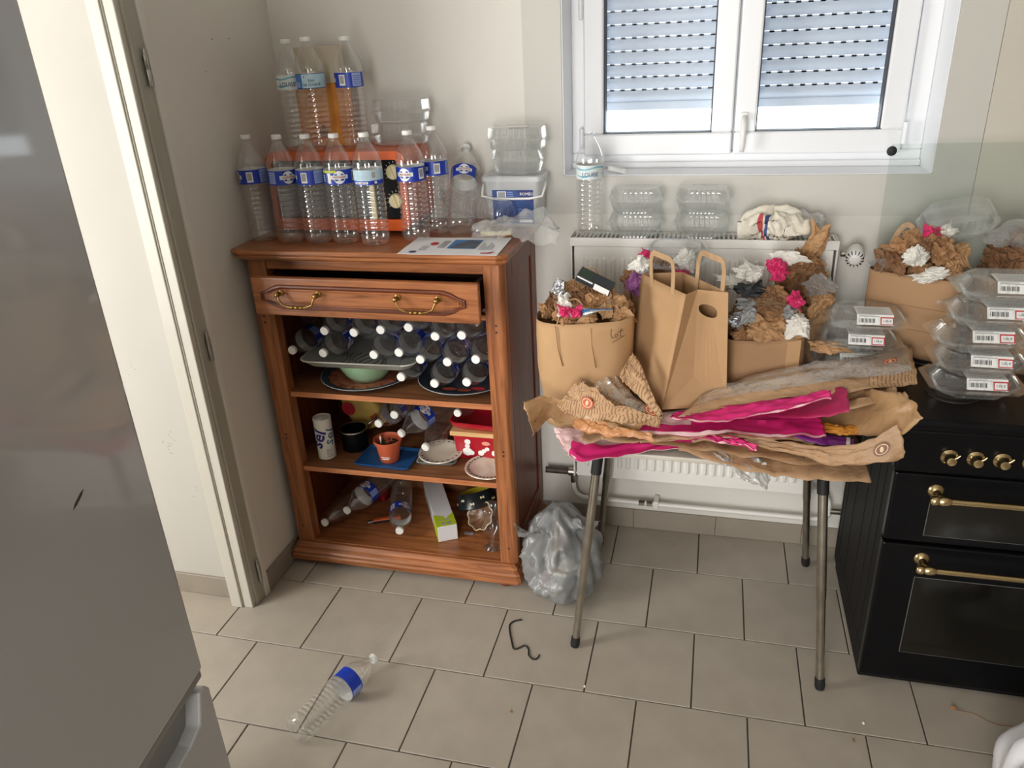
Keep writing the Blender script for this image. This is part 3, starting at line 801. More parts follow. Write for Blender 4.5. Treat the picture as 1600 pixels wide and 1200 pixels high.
        arc_patch(q, -PI, PI, LZ0, LZ0 + .0125, e + .0003, 0, 40)
        arc_patch(q, -.55, .45, LZ0 + .003, LZ0 + .009, e + .0006, 1)
        for i in range(8): arc_patch(q, -.48 + i * .11, -.40 + i * .11, LZ0 + .0045, LZ0 + .0075, e + .0008, 10 if i % 3 else 3, 1)
        arc_patch(q, .9, 1.08, LZ0 + .003, LZ0 + .010, e + .0006, 1)
        for i in range(6): arc_patch(q, -.35, .5, LZ1 - .006 - i * .0045, LZ1 - .0048 - i * .0045, e + .0005, 3)
        arc_patch(q, .72, 1.05, LZ0 + .018, LZ1 - .004, e + .0006, 1)
        for i in range(6): arc_patch(q, .75 + i * .048, .772 + i * .048, LZ0 + .02, LZ1 - .006, e + .0008, 10, 1)
    lb = q.build('label', mats, root, smooth=True, auto=30)
    M_ = T(z=zc)
    if kind == 'blue' or kind == 'lime':
        lettering('CRISTALINE', .0082, REDP, lb, T(z=zc + .0005), LR + .0004, xs=.95)
        lettering('EAU DE SOURCE', .0036, NAVYP, lb, T(z=zc - .0095), LR + .0004)
    elif kind == 'louise':
        lettering('LOUISE', .0185, NAVYP, lb, T(z=zc - .007) , LR + .0004, xs=.92)
    elif kind == 'source':
        lettering('EAU', .0105, BLACKP, lb, T(z=zc + .001) @ T(rz=.55), LR + .0006)
        lettering('DE SOURCE', .0105, BLACKP, lb, T(z=zc - .011) @ T(rz=.55), LR + .0006)
    return root
def aim(o, base, axis, spin=0.0):
    ax = Vector(axis).normalized()
    qt = Vector((0, 0, 1)).rotation_difference(ax)
    from mathutils import Quaternion
    o.rotation_mode = 'QUATERNION'
    o.rotation_quaternion = qt @ Quaternion((0, 0, 1), spin)
    o.location = base
PROTO = {}
def bottle(kind, base, axis, label, group=None, spin=0.0, cap=True, sc=1.0):
    k = (kind, cap)
    if k not in PROTO:
        PROTO[k] = o = make_bottle(kind, cap)
    else:
        o = copy_tree(PROTO[k])
        if 'group' in o: del o['group']
    tag(o, label, 'bottle', group)
    aim(o, base, axis, spin); o.scale = (sc, sc, sc)
    return o
ZT = 1.2505
UP = (0, 0, 1)
ROW = 'water bottles standing on the cabinet'
bottle('blue', (.060, -.355, ZT), (-.02, 0, 1), 'clear bottle with blue label standing at the cabinet end by the door wall', ROW, -.95)
bottle('blue', (.170, -.372, ZT), (.01, 0, 1), 'clear blue-labelled bottle in front of the orange oven corner, second along its row', ROW, .95)
bottle('blue', (.270, -.370, ZT), UP, 'third clear bottle from the door wall, blue label showing its barcode', ROW, -1.25)
bottle('lime', (.366, -.366, ZT), UP, 'clear bottle whose blue label has a lime green strip', ROW, .5)
bottle('pale', (.476, -.385, ZT), UP, 'clear bottle with a wide pale blue label beside the oven knobs', ROW, -.1, sc=1.01)
bottle('blue', (.592, -.322, ZT), UP, 'clear bottle turned with its white oval badge forward, beside the oven', ROW, -.1)
bottle('blue', (.632, -.212, ZT), UP, 'clear bottle half hidden behind the badge-forward bottle beside the oven', ROW, -.75)
bottle('blue', (.728, -.275, ZT + .018), (-.12, .72, .69), 'clear bottle leaning back with its base towards the paper leaflet', None, .3)
bottle('none', (.868, -.175, ZT + .047), (-.8, .42, .10), 'clear bottle lying on its side in front of the white tub')
ZO = 1.523
TOPROW = 'water bottles standing on the orange oven'
bottle('louise', (.150, -.195, ZO), (.02, 0, 1), 'clear bottle with a pale wavy label standing on the oven by the wall corner', TOPROW, .25)
bottle('source', (.246, -.225, ZO), (-.01, 0, 1), 'clear bottle with a blue spring water label in front of the amber carton', TOPROW, -.05, sc=1.01)
bottle('blue', (.362, -.195, ZO), UP, 'clear bottle with a dark blue label standing last on the oven near the trays', TOPROW, -1.35)
bottle('louise', (1.120, -.072, 1.2125), UP, 'uncapped clear bottle with a pale blue label standing on the radiator end', None, .15, cap=False)
b = bottle('blue', (.442, -1.255, .0455), (.34, 1, .0), 'empty clear bottle lying on the floor tiles with its cap pointing to the cabinet', None, 2.6)

# bottles stacked in the cabinet, caps outward
def lying(cap, label, group, d=(0, -1, 0), kind='blue', spin=0.0, sc=.97):
    ax = Vector(d).normalized(); base = Vector(cap) - ax * (BH * sc)
    return bottle(kind, base, ax, label, group, spin, sc=sc)
G1 = 'bottles stacked in the upper bay of the cabinet'
ORD = ['first', 'second', 'third', 'fourth']
def row(caps, what, d, spin0):
    for k, c in enumerate(caps):
        lying(c, 'empty clear bottle, %s from the door wall %s' % (ORD[k], what), G1, (d[0], -1, d[1] + .006 * (k % 3 - 1)), spin=spin0 + k * 1.3)
row([(.130, -.425, .878), (.250, -.43, .876), (.438, -.43, .880), (.530, -.43, .893)], 'lying directly on the grey tray', (-.03, 0), 0)
row([(.268, -.43, .958), (.376, -.43, .957), (.474, -.43, .971)], 'in the upper layer over the grey tray', (-.02, -.03), .5)
row([(.528, -.43, .803), (.646, -.43, .787), (.760, -.43, .799)], 'in the lowest layer at the blue platter', (-.01, 0), 0)
row([(.604, -.43, .872), (.698, -.43, .868), (.797, -.43, .883)], 'in the middle layer over the blue platter', (.0, -.01), .8)
row([(.574, -.43, .984), (.664, -.43, .957), (.755, -.43, .965)], 'in the topmost layer over the blue platter', (.0, -.02), .2)
lying((.395, -.375, .588), 'clear bottle lying behind the flower pot, cap towards the pot', None, (-.1, -1, .05))
lying((.452, -.355, .618), 'clear bottle lying uppermost behind the flower pot, cap turned out', None, (.05, -1, .1))
lying((.470, -.36, .545), 'clear bottle slanting behind the flower pot with its blue label showing', None, (-.45, -1, -.18), spin=2.2)
lying((.566, -.375, .505), 'clear bottle lying on the patterned dinner plate', None, (-.16, -1, -.14), kind='none')
lying((.690, -.35, .640), 'clear bottle lying on the upturned red lid', None, (-.05, -1, .04), kind='none', sc=.9)
lying((.126, -.405, .149), 'clear bottle lying lowest in the bottom bay by the side panel', None, (-.28, -1, .0), kind='none')
lying((.226, -.40, .212), 'clear bottle with a blue label lying over another in the bottom bay', None, (-.34, -1, -.13), spin=2.8)
lying((.440, -.405, .150), 'clear bottle with a blue label lying beside the lime carton', None, (.36, -1, .0), spin=2.9)
# ------------------------------------------------------------------ things on and in the cabinet
# orange table-top oven
OX, OY, OZ = .305, -.145, ZT
ov = thing('mini_oven', 'orange and black table-top oven with cream knobs, behind the row of bottles', 'oven', (OX, OY, OZ))
ORANGE = mat('orange_enamel', s(214, 92, 34), .35, var=.04, vs=8, coat=.2)
CREAM = mat('cream_plastic', s(226, 212, 168), .45, var=.03, vs=12)
def rrect(x0, x1, z0, z1, r, n=5):
    P_ = []
    for (cx, cz, a0) in ((x1 - r, z0 + r, -PI / 2), (x1 - r, z1 - r, 0), (x0 + r, z1 - r, PI / 2), (x0 + r, z0 + r, PI)):
        for k in range(n + 1):
            a = a0 + PI / 2 * k / n; P_.append((cx + r * math.cos(a), cz + r * math.sin(a)))
    return P_
hw, hh_, hd = .248, .27, .125
q = MB(); o1 = rrect(-hw, hw, .014, hh_, .03); i1 = rrect(-hw + .022, hw - .022, .052, hh_ - .026, .014)
q.rings([[(x, hd - .01, z) for x, z in o1], [(x, -hd, z) for x, z in o1], [(x, -hd - .004, z) for x, z in i1], [(x, -hd + .012, z) for x, z in i1]], cap1=False)
q.build('housing', ORANGE, ov, smooth=True, auto=35)
MB().rings([[(x, -hd + .012, z) for x, z in rrect(-hw + .022, hw - .022, .052, hh_ - .026, .014)], [(x, -hd + .006, z) for x, z in rrect(-hw + .024, hw - .024, .054, hh_ - .028, .012)]]).build('front_panel', BLACK_EN, ov)
DOORG = mat('grey_oven_door', s(92, 96, 98), .16, var=.15, vs=6, coat=.5)
MB().box((-hw + .03, -hd + .000, .060), (.118, -hd + .0075, hh_ - .034)).build('door', DOORG, ov, bevel=.004)
dh = MB(); dh.box((.127, -hd - .026, .058), (.145, -hd - .016, hh_ - .055)); dh.box((.130, -hd - .018, .07), (.142, -hd + .006, .08)); dh.box((.130, -hd - .018, hh_ - .075), (.142, -hd + .006, hh_ - .065))
dh.build('door_handle', CREAM, ov, bevel=.003)
for z in (.205, .113):
    q = MB(); q.lathe([(.0235, 0), (.0245, .003), (.0235, .012), (.021, .016), (.004, .017)], 26, 0, T(.207, -hd + .006, z, rx=PI / 2)); q.box((-.0025, -.021, .015), (.0025, .021, .021), 0, T(.207, -hd + .006, z, rx=PI / 2, ry=0) @ T(rz=.3))
    k_ = q.build('knob', CREAM, ov, smooth=True, auto=40)
    q = MB()
    for i in range(11):
        a = -2.2 + 4.4 * i / 10; q.box((-.0006, .028, 0), (.0006, .034, .0006), 0, T(.207, -hd + .0055, z, rx=PI / 2) @ T(rz=a))
    q.build('dial_marks', WHITEP, ov)['kind'] = 'stuff'
for x in (-.21, .21):
    for y in (-.09, .09): MB().lathe([(.011, 0), (.013, .015)], 10, 0, T(x, y, 0)).build('foot', RUBBER, ov)
# amber carton behind the upper bottles
AMB = mat('amber_print', s(222, 150, 62), .5, var=.14, vs=18, col2=s(206, 122, 44))
cb = thing('biscuit_carton', 'amber printed carton standing behind the bottles on the oven', 'carton', (.228, -.125, ZO))
MB().box((-.09, -.02, 0), (.09, .03, .20)).build('sleeve', AMB, cb, bevel=.003)
MB().box((-.078, -.014, .198), (.078, .026, .312)).build('inner_box', mat('tan_card', s(196, 184, 162), .7, var=.05, vs=14), cb, bevel=.003)
q = MB(); q.box((-.02, -.0207, .03), (.012, -.0199, .055)); q.box((-.01, -.0207, .055), (.002, -.0199, .07)); q.build('printed_building', mat('dark_amber_print', s(120, 70, 40), .5, var=.1, vs=40), cb)

# clear hinged trays
def tray_ring(w, d, c, z, rib=0.0, n=26, ph=0):
    """octagonal-ish rounded outline with ribbed walls"""
    pts = []
    cor = [(w / 2 - c, -d / 2), (w / 2, -d / 2 + c), (w / 2, d / 2 - c), (w / 2 - c, d / 2), (-w / 2 + c, d / 2), (-w / 2, d / 2 - c), (-w / 2, -d / 2 + c), (-w / 2 + c, -d / 2)]
    for i in range(8):
        a, b = Vector(cor[i] + (0,)), Vector(cor[(i + 1) % 8] + (0,))
        m_ = n if i % 2 else 4
        nrm = Vector(((b - a).y, -(b - a).x, 0)).normalized()
        for k in range(m_):
            p = a.lerp(b, k / m_) + nrm * (rib * (1 if (k // 2 % 2) else -1) if i % 2 else 0)
            pts.append((p.x, p.y, z))
    return pts
def make_tray(w=.205, d=.165, hb=.044, ht=.032, name='clear_tray', flange=.016, taper=0.0, plabel=None, euro='1,05 €'):
    root = thing(name, 'x', 'food tray')
    q = MB(); c = .03
    tw = lambda k: k + (1 - k) * taper
    q.rings([tray_ring(w * tw(.70), d * tw(.64), c, .004), tray_ring(w * tw(.73), d * tw(.67), c, 0.0), tray_ring(w * tw(.77), d * tw(.72), c, .004, .0036), tray_ring(w * .92, d * .92, c, hb * .9, .0036), tray_ring(w, d, c, hb - .002), tray_ring(w + flange * 2, d + flange * 2, c * 1.2, hb - .003)], cap0=True, cap1=False)
    q.build('base', CLAM, root)
    q = MB()
    q.rings([tray_ring(w + flange * 2, d + flange * 2, c * 1.2, hb), tray_ring(w, d, c, hb + .001), tray_ring(w * .95, d * .94, c, hb + .006, .0038), tray_ring(w * tw(.84), d * tw(.80), c, hb + ht * .88, .0038), tray_ring(w * tw(.80), d * tw(.76), c, hb + ht), tray_ring(w * tw(.76), d * tw(.72), c, hb + ht - .002)], cap0=False, cap1=True)
    q.build('lid', CLAM, root)
    if plabel:
        lx0, lx1 = plabel
        yf0, zf0 = -d / 2 * .965 - .002, hb + .004
        yf1, zf1 = -d / 2 * .79, hb + ht + .0012
        q = MB()
        q.add([(lx0, yf0, zf0), (lx1, yf0, zf0), (lx1, yf1, zf1), (lx0, yf1, zf1)], [(0, 1, 2, 3)], 0)
        q.add([(lx0, yf1, zf1), (lx1, yf1, zf1), (lx1, yf1 + .07, zf1 + .0006), (lx0, yf1 + .07, zf1 + .0006)], [(0, 1, 2, 3)], 0)
        dy, dz = yf1 - yf0, zf1 - zf0
        nl = math.hypot(dy, dz); ny, nz = -dz / nl, dy / nl
        def P_(u, v, h): return (lx0 + (lx1 - lx0) * u, yf0 + dy * v + ny * h, zf0 + dz * v + nz * h)
        def pat(u0, u1, v0, v1, mi, h): q.add([P_(u0, v0, h), P_(u1, v0, h), P_(u1, v1, h), P_(u0, v1, h)], [(0, 1, 2, 3)], mi)
        pat(.64, 1, .04, .80, 1, .0003); pat(.67, .97, .12, .68, 0, .0006)
        for i in range(12): pat(.07 + i * .036, .07 + i * .036 + (.022 if i % 3 else .012), .22, .62, 2, .0004)
        pat(.05, .62, .80, .86, 3, .0004); pat(.05, .5, .92, .96, 3, .0004)
        for i in range(5):
            yy = yf1 + .012 + i * .011; q.add([(lx0 + .006, yy, zf1 + .001), (lx1 - .012 - .01 * (i % 3), yy, zf1 + .001), (lx1 - .012 - .01 * (i % 3), yy + .0022, zf1 + .001), (lx0 + .006, yy + .0022, zf1 + .001)], [(0, 1, 2, 3)], 3)
        lb = q.build('price_label', [WHITEP, REDP, BLACKP, GREYP], root)
        cxl = lx0 + (lx1 - lx0) * .82; v = .40
        ang = math.atan2(dz, dy)
        lettering(euro, .0085, BLACKP, lb, Matrix.Translation(P_(.82, v, .0009)) @ Euler((ang, 0, 0)).to_matrix().to_4x4())
    return root
TR = {}
def tray(key, loc, rz, label, group=None, rx=0.0, ry=0.0, **kw):
    if key not in TR: TR[key] = o = make_tray(**kw)
    else: o = copy_tree(TR[key])
    tag(o, label, 'food tray', group)
    o.location = loc; o.rotation_euler = (rx, ry, rz)
    return o
L1 = (-.035, .062)
SG = 'stack of labelled clear trays on the hob'
for k, (x, y, z, rz, lab) in enumerate([(2.215, -.530, .9125, .02, 'labelled clear tray lowest in the stack on the hob'), (2.218, -.528, .9755, -.03, 'labelled clear tray second from the hob in the stack'), (2.208, -.520, 1.0385, .03, 'labelled clear tray in the middle of the stack on the hob'), (2.233, -.516, 1.1015, .0, 'labelled clear tray second from the top of the hob stack'), (2.250, -.505, 1.1645, -.03, 'labelled clear tray on top of the hob stack')]):
    tray('lab', (x, y, z), rz, lab, SG, rx=.0, w=.205, d=.165, hb=.034, ht=.028, plabel=L1)
for k, (x, y, z, rz, lab) in enumerate([(1.935, -.315, .882, .06, 'labelled clear tray lowest beside the paper bag at the table end'), (1.955, -.325, .945, -.02, 'labelled clear tray between two others at the table end'), (1.968, -.330, 1.008, .0, 'labelled clear tray on top of the three at the table end')]):
    tray('lab', (x, y, z), rz, lab, 'three labelled clear trays at the table end', w=.205, d=.165, hb=.034, ht=.028, plabel=L1)
RG = 'clear trays standing in pairs on the radiator'
for (x, z, lab) in ((1.272, 1.2145, 'clear ribbed tray under another on the radiator, beside the uncapped bottle'), (1.272, 1.2935, 'clear ribbed tray on top of another on the radiator, beside the uncapped bottle'), (1.486, 1.2145, 'clear ribbed tray under another on the radiator, beside the rolled cloth'), (1.486, 1.2935, 'clear ribbed tray on top of another on the radiator, beside the rolled cloth')):
    tray('plain', (x, -.075, z), 0.03 if x < 1.4 else -.03, lab, RG, w=.176, d=.12, hb=.043, ht=.035, flange=.009, taper=.10)
tray('plain', (1.415, -.205, 1.155), 0, 'empty clear tray tipped forward against the radiator above the shopping bag', None, rx=.5)
tray('plain', (.880, -.082, 1.421), 0, 'clear tray under another on the white tub', None)
tray('plain2', (.882, -.085, 1.4995), 0, 'clear tray with red dregs and a paper slip on top of the white tub', None, w=.19, d=.125, hb=.03, ht=.04, flange=.010, taper=.55)
q = MB(); q.box((.855, -.115, 1.5715), (.925, -.075, 1.5722)); tag(q.build('paper_slip', WHITEP), 'small white paper slip on the topmost tray over the tub', 'paper slip')
tray('plain2', (.480, -.10, ZO), 0.02, 'clear tray lowest on the orange oven beside the bottles', 'trays on the oven')
tray('plain2', (.492, -.10, ZO + .074), -.03, 'clear tray higher in the stack on the orange oven', 'trays on the oven')
tray('plain3', (2.215, -.150, 1.262), 0.0, 'long ribbed clear tray tipped up against the stove glass lid', None, rx=.42, ry=-.22, w=.19, d=.13, hb=.03, ht=.035, flange=.008, taper=.6)

# white snap-lid tub
TUBM = clear('frosted_tub', tint=(.93, .95, .96), haze=.42, hazecol=(.86, .88, .89, 1), lo=.05, hi=.5, rough=.2)
tub = thing('plastic_tub', 'translucent white snap-lid tub with a blue label', 'tub', (.868, -.078, ZT))
q = MB(); q.rings([[(x, y, z) for x, y in rrect(-w, w, -d, d, .016)] for w, d, z in ((.084, .048, 0), (.088, .051, .004), (.096, .056, .15), (.099, .058, .152), (.099, .058, .158))], cap1=False)
q.build('body', TUBM, tub, smooth=True, auto=40)
q = MB(); q.rings([[(x, y, z) for x, y in rrect(-w, w, -d, d, .018)] for w, d, z in ((.104, .062, .150), (.105, .063, .156), (.105, .063, .164), (.101, .059, .168), (.096, .054, .1665))], cap0=False)
q.build('lid', TUBM, tub, smooth=True, auto=40)
q = MB(); pts = [(-.105, 0, .150), (-.107, -.03, .125), (-.102, -.058, .102), (-.06, -.0595, .095), (0, -.0595, .094), (.06, -.0595, .095), (.102, -.058, .102), (.107, -.03, .125), (.105, 0, .150)]
q.tube(pts, .0042, 8); q.build('handle', WHITE, tub, smooth=True)
NVY = mat('deep_blue_label', s(34, 70, 132), .5, var=.05, vs=20)
q = MB()
def tp(u, v, h=.0006): # on the sloping front of the tub
    z = .010 + v * .112; y = -.0512 - (.0050) * (z - .004) / .146 - h
    return (-.068 + u * .140, y, z)
def tpat(u0, u1, v0, v1, mi, h): q.add([tp(u0, v0, h), tp(u1, v0, h), tp(u1, v1, h), tp(u0, v1, h)], [(0, 1, 2, 3)], mi)
tpat(0, 1, 0, 1, 0, .0006)
q.add([tp(.60, 1, .001), tp(.66, .80, .001), tp(.80, .68, .001), tp(1, .62, .001), tp(1, 1, .001)], [(0, 1, 2, 3, 4)], 1)
tpat(.12, .34, .70, .96, 3, .001); tpat(.14, .32, .73, .94, 4, .0013)
for v in (.93, .87, .81, .75): tpat(.37, .37 + .16 - (v * 10 % 2) * .02, v, v + .018, 2, .001)
for v in (.42, .34, .26, .18): tpat(.62, .92 - (v * 10 % 3) * .05, v, v + .016, 2, .001)
tpat(.64, .96, .04, .12, 3, .001)
lb = q.build('label', [NVY, NAVYP, LBLUEP, WHITEP, GREYP], tub)
lettering('ROMÉO', .0135, WHITEP, lb, Matrix.Translation((.0505, -.0575, .109)) @ Euler((PI / 2 + .03, 0, 0)).to_matrix().to_4x4(), depth=.0008)
# leaflet
q = MB(); vs = []; nx, ny = 14, 8
for j in range(ny + 1):
    for i in range(nx + 1):
        u, v = i / nx, j / ny
        vs.append((-.155 + .31 * u, -.105 + .21 * v, .0012 + .006 * max(0, .16 - u) ** 1.2 * 3 * (1 if v < .5 else .6) + .0015 * (1 + math.sin(u * 5 + v * 3)) * .3))
q.add(vs, [(j * (nx + 1) + i, j * (nx + 1) + i + 1, (j + 1) * (nx + 1) + i + 1, (j + 1) * (nx + 1) + i) for j in range(ny) for i in range(nx)])
lf = q.build('leaflet', mat('leaflet_paper', s(240, 240, 242), .6, var=.01, vs=10), solid=.0006)
tag(lf, 'white printed leaflet with a blue house picture on the cabinet edge', 'leaflet'); lf.location = (.752, -.408, ZT + .0005); lf.rotation_euler = (0, 0, .03)
PHOTO = mat('picture_roof', s(70, 80, 96), .5, var=.3, vs=30); PSKY = mat('picture_sky', s(60, 124, 190), .5, var=.1, vs=14)
def flat(name, pts, m, par, z=.0036): return MB().rings([[(x, y, z - .0003) for x, y in pts], [(x, y, z) for x, y in pts]]).build(name, m, par)
flat('picture', [(-.02, -.035), (.07, -.035), (.07, .07), (-.02, .07)], PSKY, lf)
flat('picture_house', [(-.012, -.035), (.07, -.035), (.07, .052), (.03, .065), (-.002, .02)], PHOTO, lf, .0042)
flat('emblem', [(-.115 + .012 * math.cos(t * PI / 8), -.078 + .012 * math.sin(t * PI / 8)) for t in range(16)], NAVYP, lf)
flat('red_stamp', [(-.075 + .013 * math.cos(t * PI / 8), .02 + .018 * math.sin(t * PI / 8)) for t in range(16)], REDP, lf)
flat('red_flash', [(.10, -.090), (.13, -.088), (.140, -.070), (.132, -.072), (.12, -.080), (.10, -.082)], REDP, lf)
q = MB()
for k in range(5): q.box((-.105 + .0, .012 * k - .06, .003), (-.10 + .02, .012 * k - .056, .0034))
for k in range(4): q.box((-.052 + k * .006, -.03, .003), (-.0495 + k * .006, .06, .0034))
for k in range(6): q.box((.082 + k * .008, -.05, .003), (.0845 + k * .008, .04 - (k % 3) * .02, .0034))
q.build('printed_text', GREYP, lf)['kind'] = 'stuff'
# small beige device under the film
dv = thing('digital_timer', 'small beige device with an olive screen on the cabinet top', 'timer', (.838, -.245, ZT), .18)
MB().box((-.05, -.022, 0), (.05, .022, .014)).build('case', CREAM, dv, bevel=.004)
MB().box((-.022, -.013, .0135), (.036, .015, .0148)).build('screen', mat('olive_screen', s(112, 112, 78), .3, var=.05, vs=20), dv)
for k in range(2): MB().lathe([(.004, 0), (.004, .002)], 10, 0, T(-.036, -.008 + k * .015, .0138)).build('button', REDP if k else GREYP, dv)
MB().lathe([(.004, 0), (.0095, .001), (.0095, .085), (.006, .087)], 14, 0, T(0, 0, 0)).build('white_tube', WHITE, smooth=True, auto=40)
wt = bpy.data.objects['white_tube']; tag(wt, 'short white plastic tube lying across the window sill', 'tube'); aim(wt, (1.165, .075, 1.4075), (.11, -.115, 0))

# upper bay: platters, bowl, tray
def plate(name, r, h, mats, loc, label, rings=None, tilt=(0, 0), cat='plate'):
    root = thing(name, label, cat, loc); root.rotation_euler = (tilt[0], tilt[1], 0)
    q = MB(); q.lathe([(.02, .003), (r * .62, .0), (r * .66, .003), (r * .98, h), (r, h + .001), (r * .985, h + .004), (r * .66, .008), (r * .6, .006), (.01, .006)], 44)
    q.build('dish', mats[0], root, smooth=True, auto=50)
    if rings: rings(root)
    return root
EARTH = mat('blue_glaze', s(58, 76, 92), .25, var=.3, vs=7, coat=.3)
def pl1(root):
    q = MB(); q.lathe([(.085 + .0, .0092), (.112, .0092)], 40, cap0=False, cap1=False)
    q.lathe([(.0, .0068), (.10, .0068)], 40, cap0=False, cap1=False)
    q.lathe([(.109, .0097), (.148, .0172)], 40, cap0=False, cap1=False); q.build('painted_ground', mat('terracotta_glaze', s(176, 110, 84), .35, var=.25, vs=24), root)
    q = MB()
    for k in range(16):
        a = k * 2 * PI / 16; q.box((.118, -.004, .0145), (.142, .004, .0175), 0, T(rz=a) @ T(ry=0))
    q.build('painted_leaves', mat('brown_glaze', s(140, 64, 40), .35, var=.2, vs=40), root)['kind'] = 'stuff'
    q = MB(); q.lathe([(.1635, .0195), (.1655, .0215), (.1665, .0205)], 44, cap0=False, cap1=False); q.build('rim', mat('pale_rim_glaze', s(206, 208, 202), .3, var=.05, vs=30), root)
def pl2(root):
    q = MB(); q.lathe([(.1635, .0195), (.1655, .0215), (.1665, .0205)], 44, cap0=False, cap1=False); q.build('rim', MATS['pale_rim_glaze'], root)
    for k, (a, rr) in enumerate(((-1.3, .12), (-.9, .125), (-1.75, .115), (-2.2, .12))):
        q = MB(); q.add([(rr * math.cos(a) + .026 * math.cos(t * PI / 6), rr * math.sin(a) + .012 * math.sin(t * PI / 6), .0155 + (rr + .0) * .0 + .0022) for t in range(12)], [tuple(range(12))])
        q.build('painted_fruit', REDP if k in (1,) else mat('dark_glaze_%d' % k, s(44, 50, 52) if k % 2 else s(150, 66, 44), .35, var=.2, vs=40), root)
plate('round_platter', .166, .018, [EARTH], (.335, -.285, .7295), 'round blue and terracotta platter under the green bowl', pl1)
plate('round_platter', .166, .018, [mat('slate_glaze', s(52, 66, 78), .25, var=.3, vs=7, coat=.3)], (.700, -.265, .7295), 'dark blue painted platter under the heap of bottles', pl2)
bw = thing('green_bowl', 'pale green glazed bowl on the terracotta platter under the tray', 'bowl', (.345, -.300, .737))
q = MB(); q.lathe([(.05, 0), (.062, .001), (.085, .03), (.103, .064), (.108, .078), (.106, .080), (.100, .066), (.08, .03), (.055, .006), (.01, .005)], 40)
q.build('bowl', mat('celadon_glaze', s(150, 186, 150), .25, var=.15, vs=5, coat=.3), bw, smooth=True, auto=60)
ty = thing('grey_tray', 'grey oblong tray balanced on the green bowl, loaded with bottles', 'tray', (.362, -.275, .8185)); ty.rotation_euler = (0, -.012, 0)
q = MB(); q.rings([[(x, y, z) for x, y in rrect(-w, w, -d, d, .04)] for w, d, z in ((.185, .135, 0), (.19, .14, .001), (.212, .160, .026), (.214, .162, .027), (.210, .158, .028), (.188, .138, .004), (.18, .13, .003))])
q.build('dish', mat('grey_green_tray', s(166, 168, 158), .4, var=.15, vs=9), ty, smooth=True, auto=50)
q = MB(); rp = rrect(-.2135, .2135, -.1615, .1615, .041, 6); q.tube([(x, y, .0272) for x, y in rp + rp[:1]], .0026, 6); q.build('rim', mat('pale_metal_rim', s(206, 206, 198), .35, var=.03, vs=20), ty, smooth=True)
q = MB()
for k in range(9):
    pts = [(-.08 + k * .02 + .012 * math.sin(t * .9 + k), -.11 + .02 * t, .0046) for t in range(6)]
    q.tube(pts, .0012, 4)
q.build('painted_sprig', mat('olive_print', s(84, 84, 64), .5, var=.1, vs=40), ty)['kind'] = 'stuff'

# middle bay
sel = thing('salt_canister', 'white cardboard salt canister on the middle shelf by the side panel', 'canister', (.165, -.362, .4275), -.1)
q = MB(); q.lathe([(.030, 0), (.033, .002), (.033, .158), (.0335, .160), (.0335, .164), (.031, .165), (.029, .161), (.004, .160)], 28); q.build('body', mat('white_card', s(226, 224, 214), .6, var=.04, vs=14), sel, smooth=True, auto=40)
MB().box((-.014, -.028, .160), (.014, -.004, .1655)).build('spout', WHITE, sel, bevel=.002)
BL2 = mat('royal_blue_ink', s(34, 36, 124), .5, var=.05, vs=30); TL2 = mat('petrol_ink', s(24, 98, 128), .5, var=.05, vs=30)
Mv = T(z=.088)
lettering('sel', .070, BL2, sel, T(rz=-.15) @ T(z=.088), .0331, name='lettering_blue', turn=1.22, bold=.0015)
for rz in (1.25, -1.45): lettering('sel', .060, TL2, sel, T(rz=rz) @ T(z=.092), .0331, name='lettering_petrol', turn=1.25)
q = MB()
for k in range(5): arc_patch(q, .6, 1.2, .012 + k * .007, .015 + k * .007, .0333, 0)
q.build('printed_rows', GREYP, sel)['kind'] = 'stuff'
jp = thing('small_saucepan', 'small black saucepan with a steel rim behind the salt canister', 'saucepan', (.245, -.282, .4275))
q = MB(); q.lathe([(.044, 0), (.049, .003), (.051, .075), (.051, .082), (.047, .082), (.046, .008), (.004, .006)], 28); q.build('pan', BLACK_EN, jp, smooth=True, auto=40)
q = MB(); q.lathe([(.0505, .078), (.0535, .081), (.0525, .086), (.048, .085)], 28, cap0=False, cap1=False); q.build('rim', CHROME, jp, smooth=True)
q = MB(); q.tube([(.036, .036, .078), (.05, .05, .088), (.075, .07, .105)], [.004, .0055, .006], 8); q.build('handle', CHROME, jp, smooth=True)
yb = thing('coffee_packet', 'yellow and red foil packet tipped over behind the saucepan', 'packet', (.265, -.13, .455)); yb.rotation_euler = (.1, -.42, .1)
q = MB(); rr_ = []
for w, d, z in ((.062, .030, 0), (.066, .038, .02), (.066, .040, .09), (.062, .034, .14), (.064, .012, .165), (.064, .003, .185)):
    rr_.append([(x + .002 * n3(x, y, z, 30), y, z) for x, y in rrect(-w, w, -d, d, min(d * .9, .02))])
q.rings(rr_); q.build('packet', mat('yellow_foil', s(214, 180, 96), .35, var=.2, vs=12), yb, smooth=True, auto=50)
MB().add([(-.04 + .026 * math.cos(t * PI / 8), -.0415, .12 + .03 * math.sin(t * PI / 8)) for t in range(16)], [tuple(range(16))]).build('red_seal', REDP, yb)
MB().add([(.01, -.0415, .02), (.055, -.0405, .02), (.05, -.0405, .06), (.02, -.0415, .055)], [(0, 1, 2, 3)]).build('printed_cup', mat('orange_brown_print', s(190, 100, 50), .4, var=.2, vs=30), yb)
bt = thing('blue_tray', 'small blue plastic tray under the terracotta pot', 'tray', (.405, -.345, .4272), -.03)
q = MB(); q.rings([[(x, y, z) for x, y in rrect(-w, w, -d, d, .012)] for w, d, z in ((.098, .068, 0), (.104, .074, .010), (.108, .078, .011), (.104, .074, .013), (.097, .067, .004))]); q.build('tray', mat('blue_plastic', s(34, 84, 140), .35, var=.05, vs=12), bt, smooth=True, auto=40)
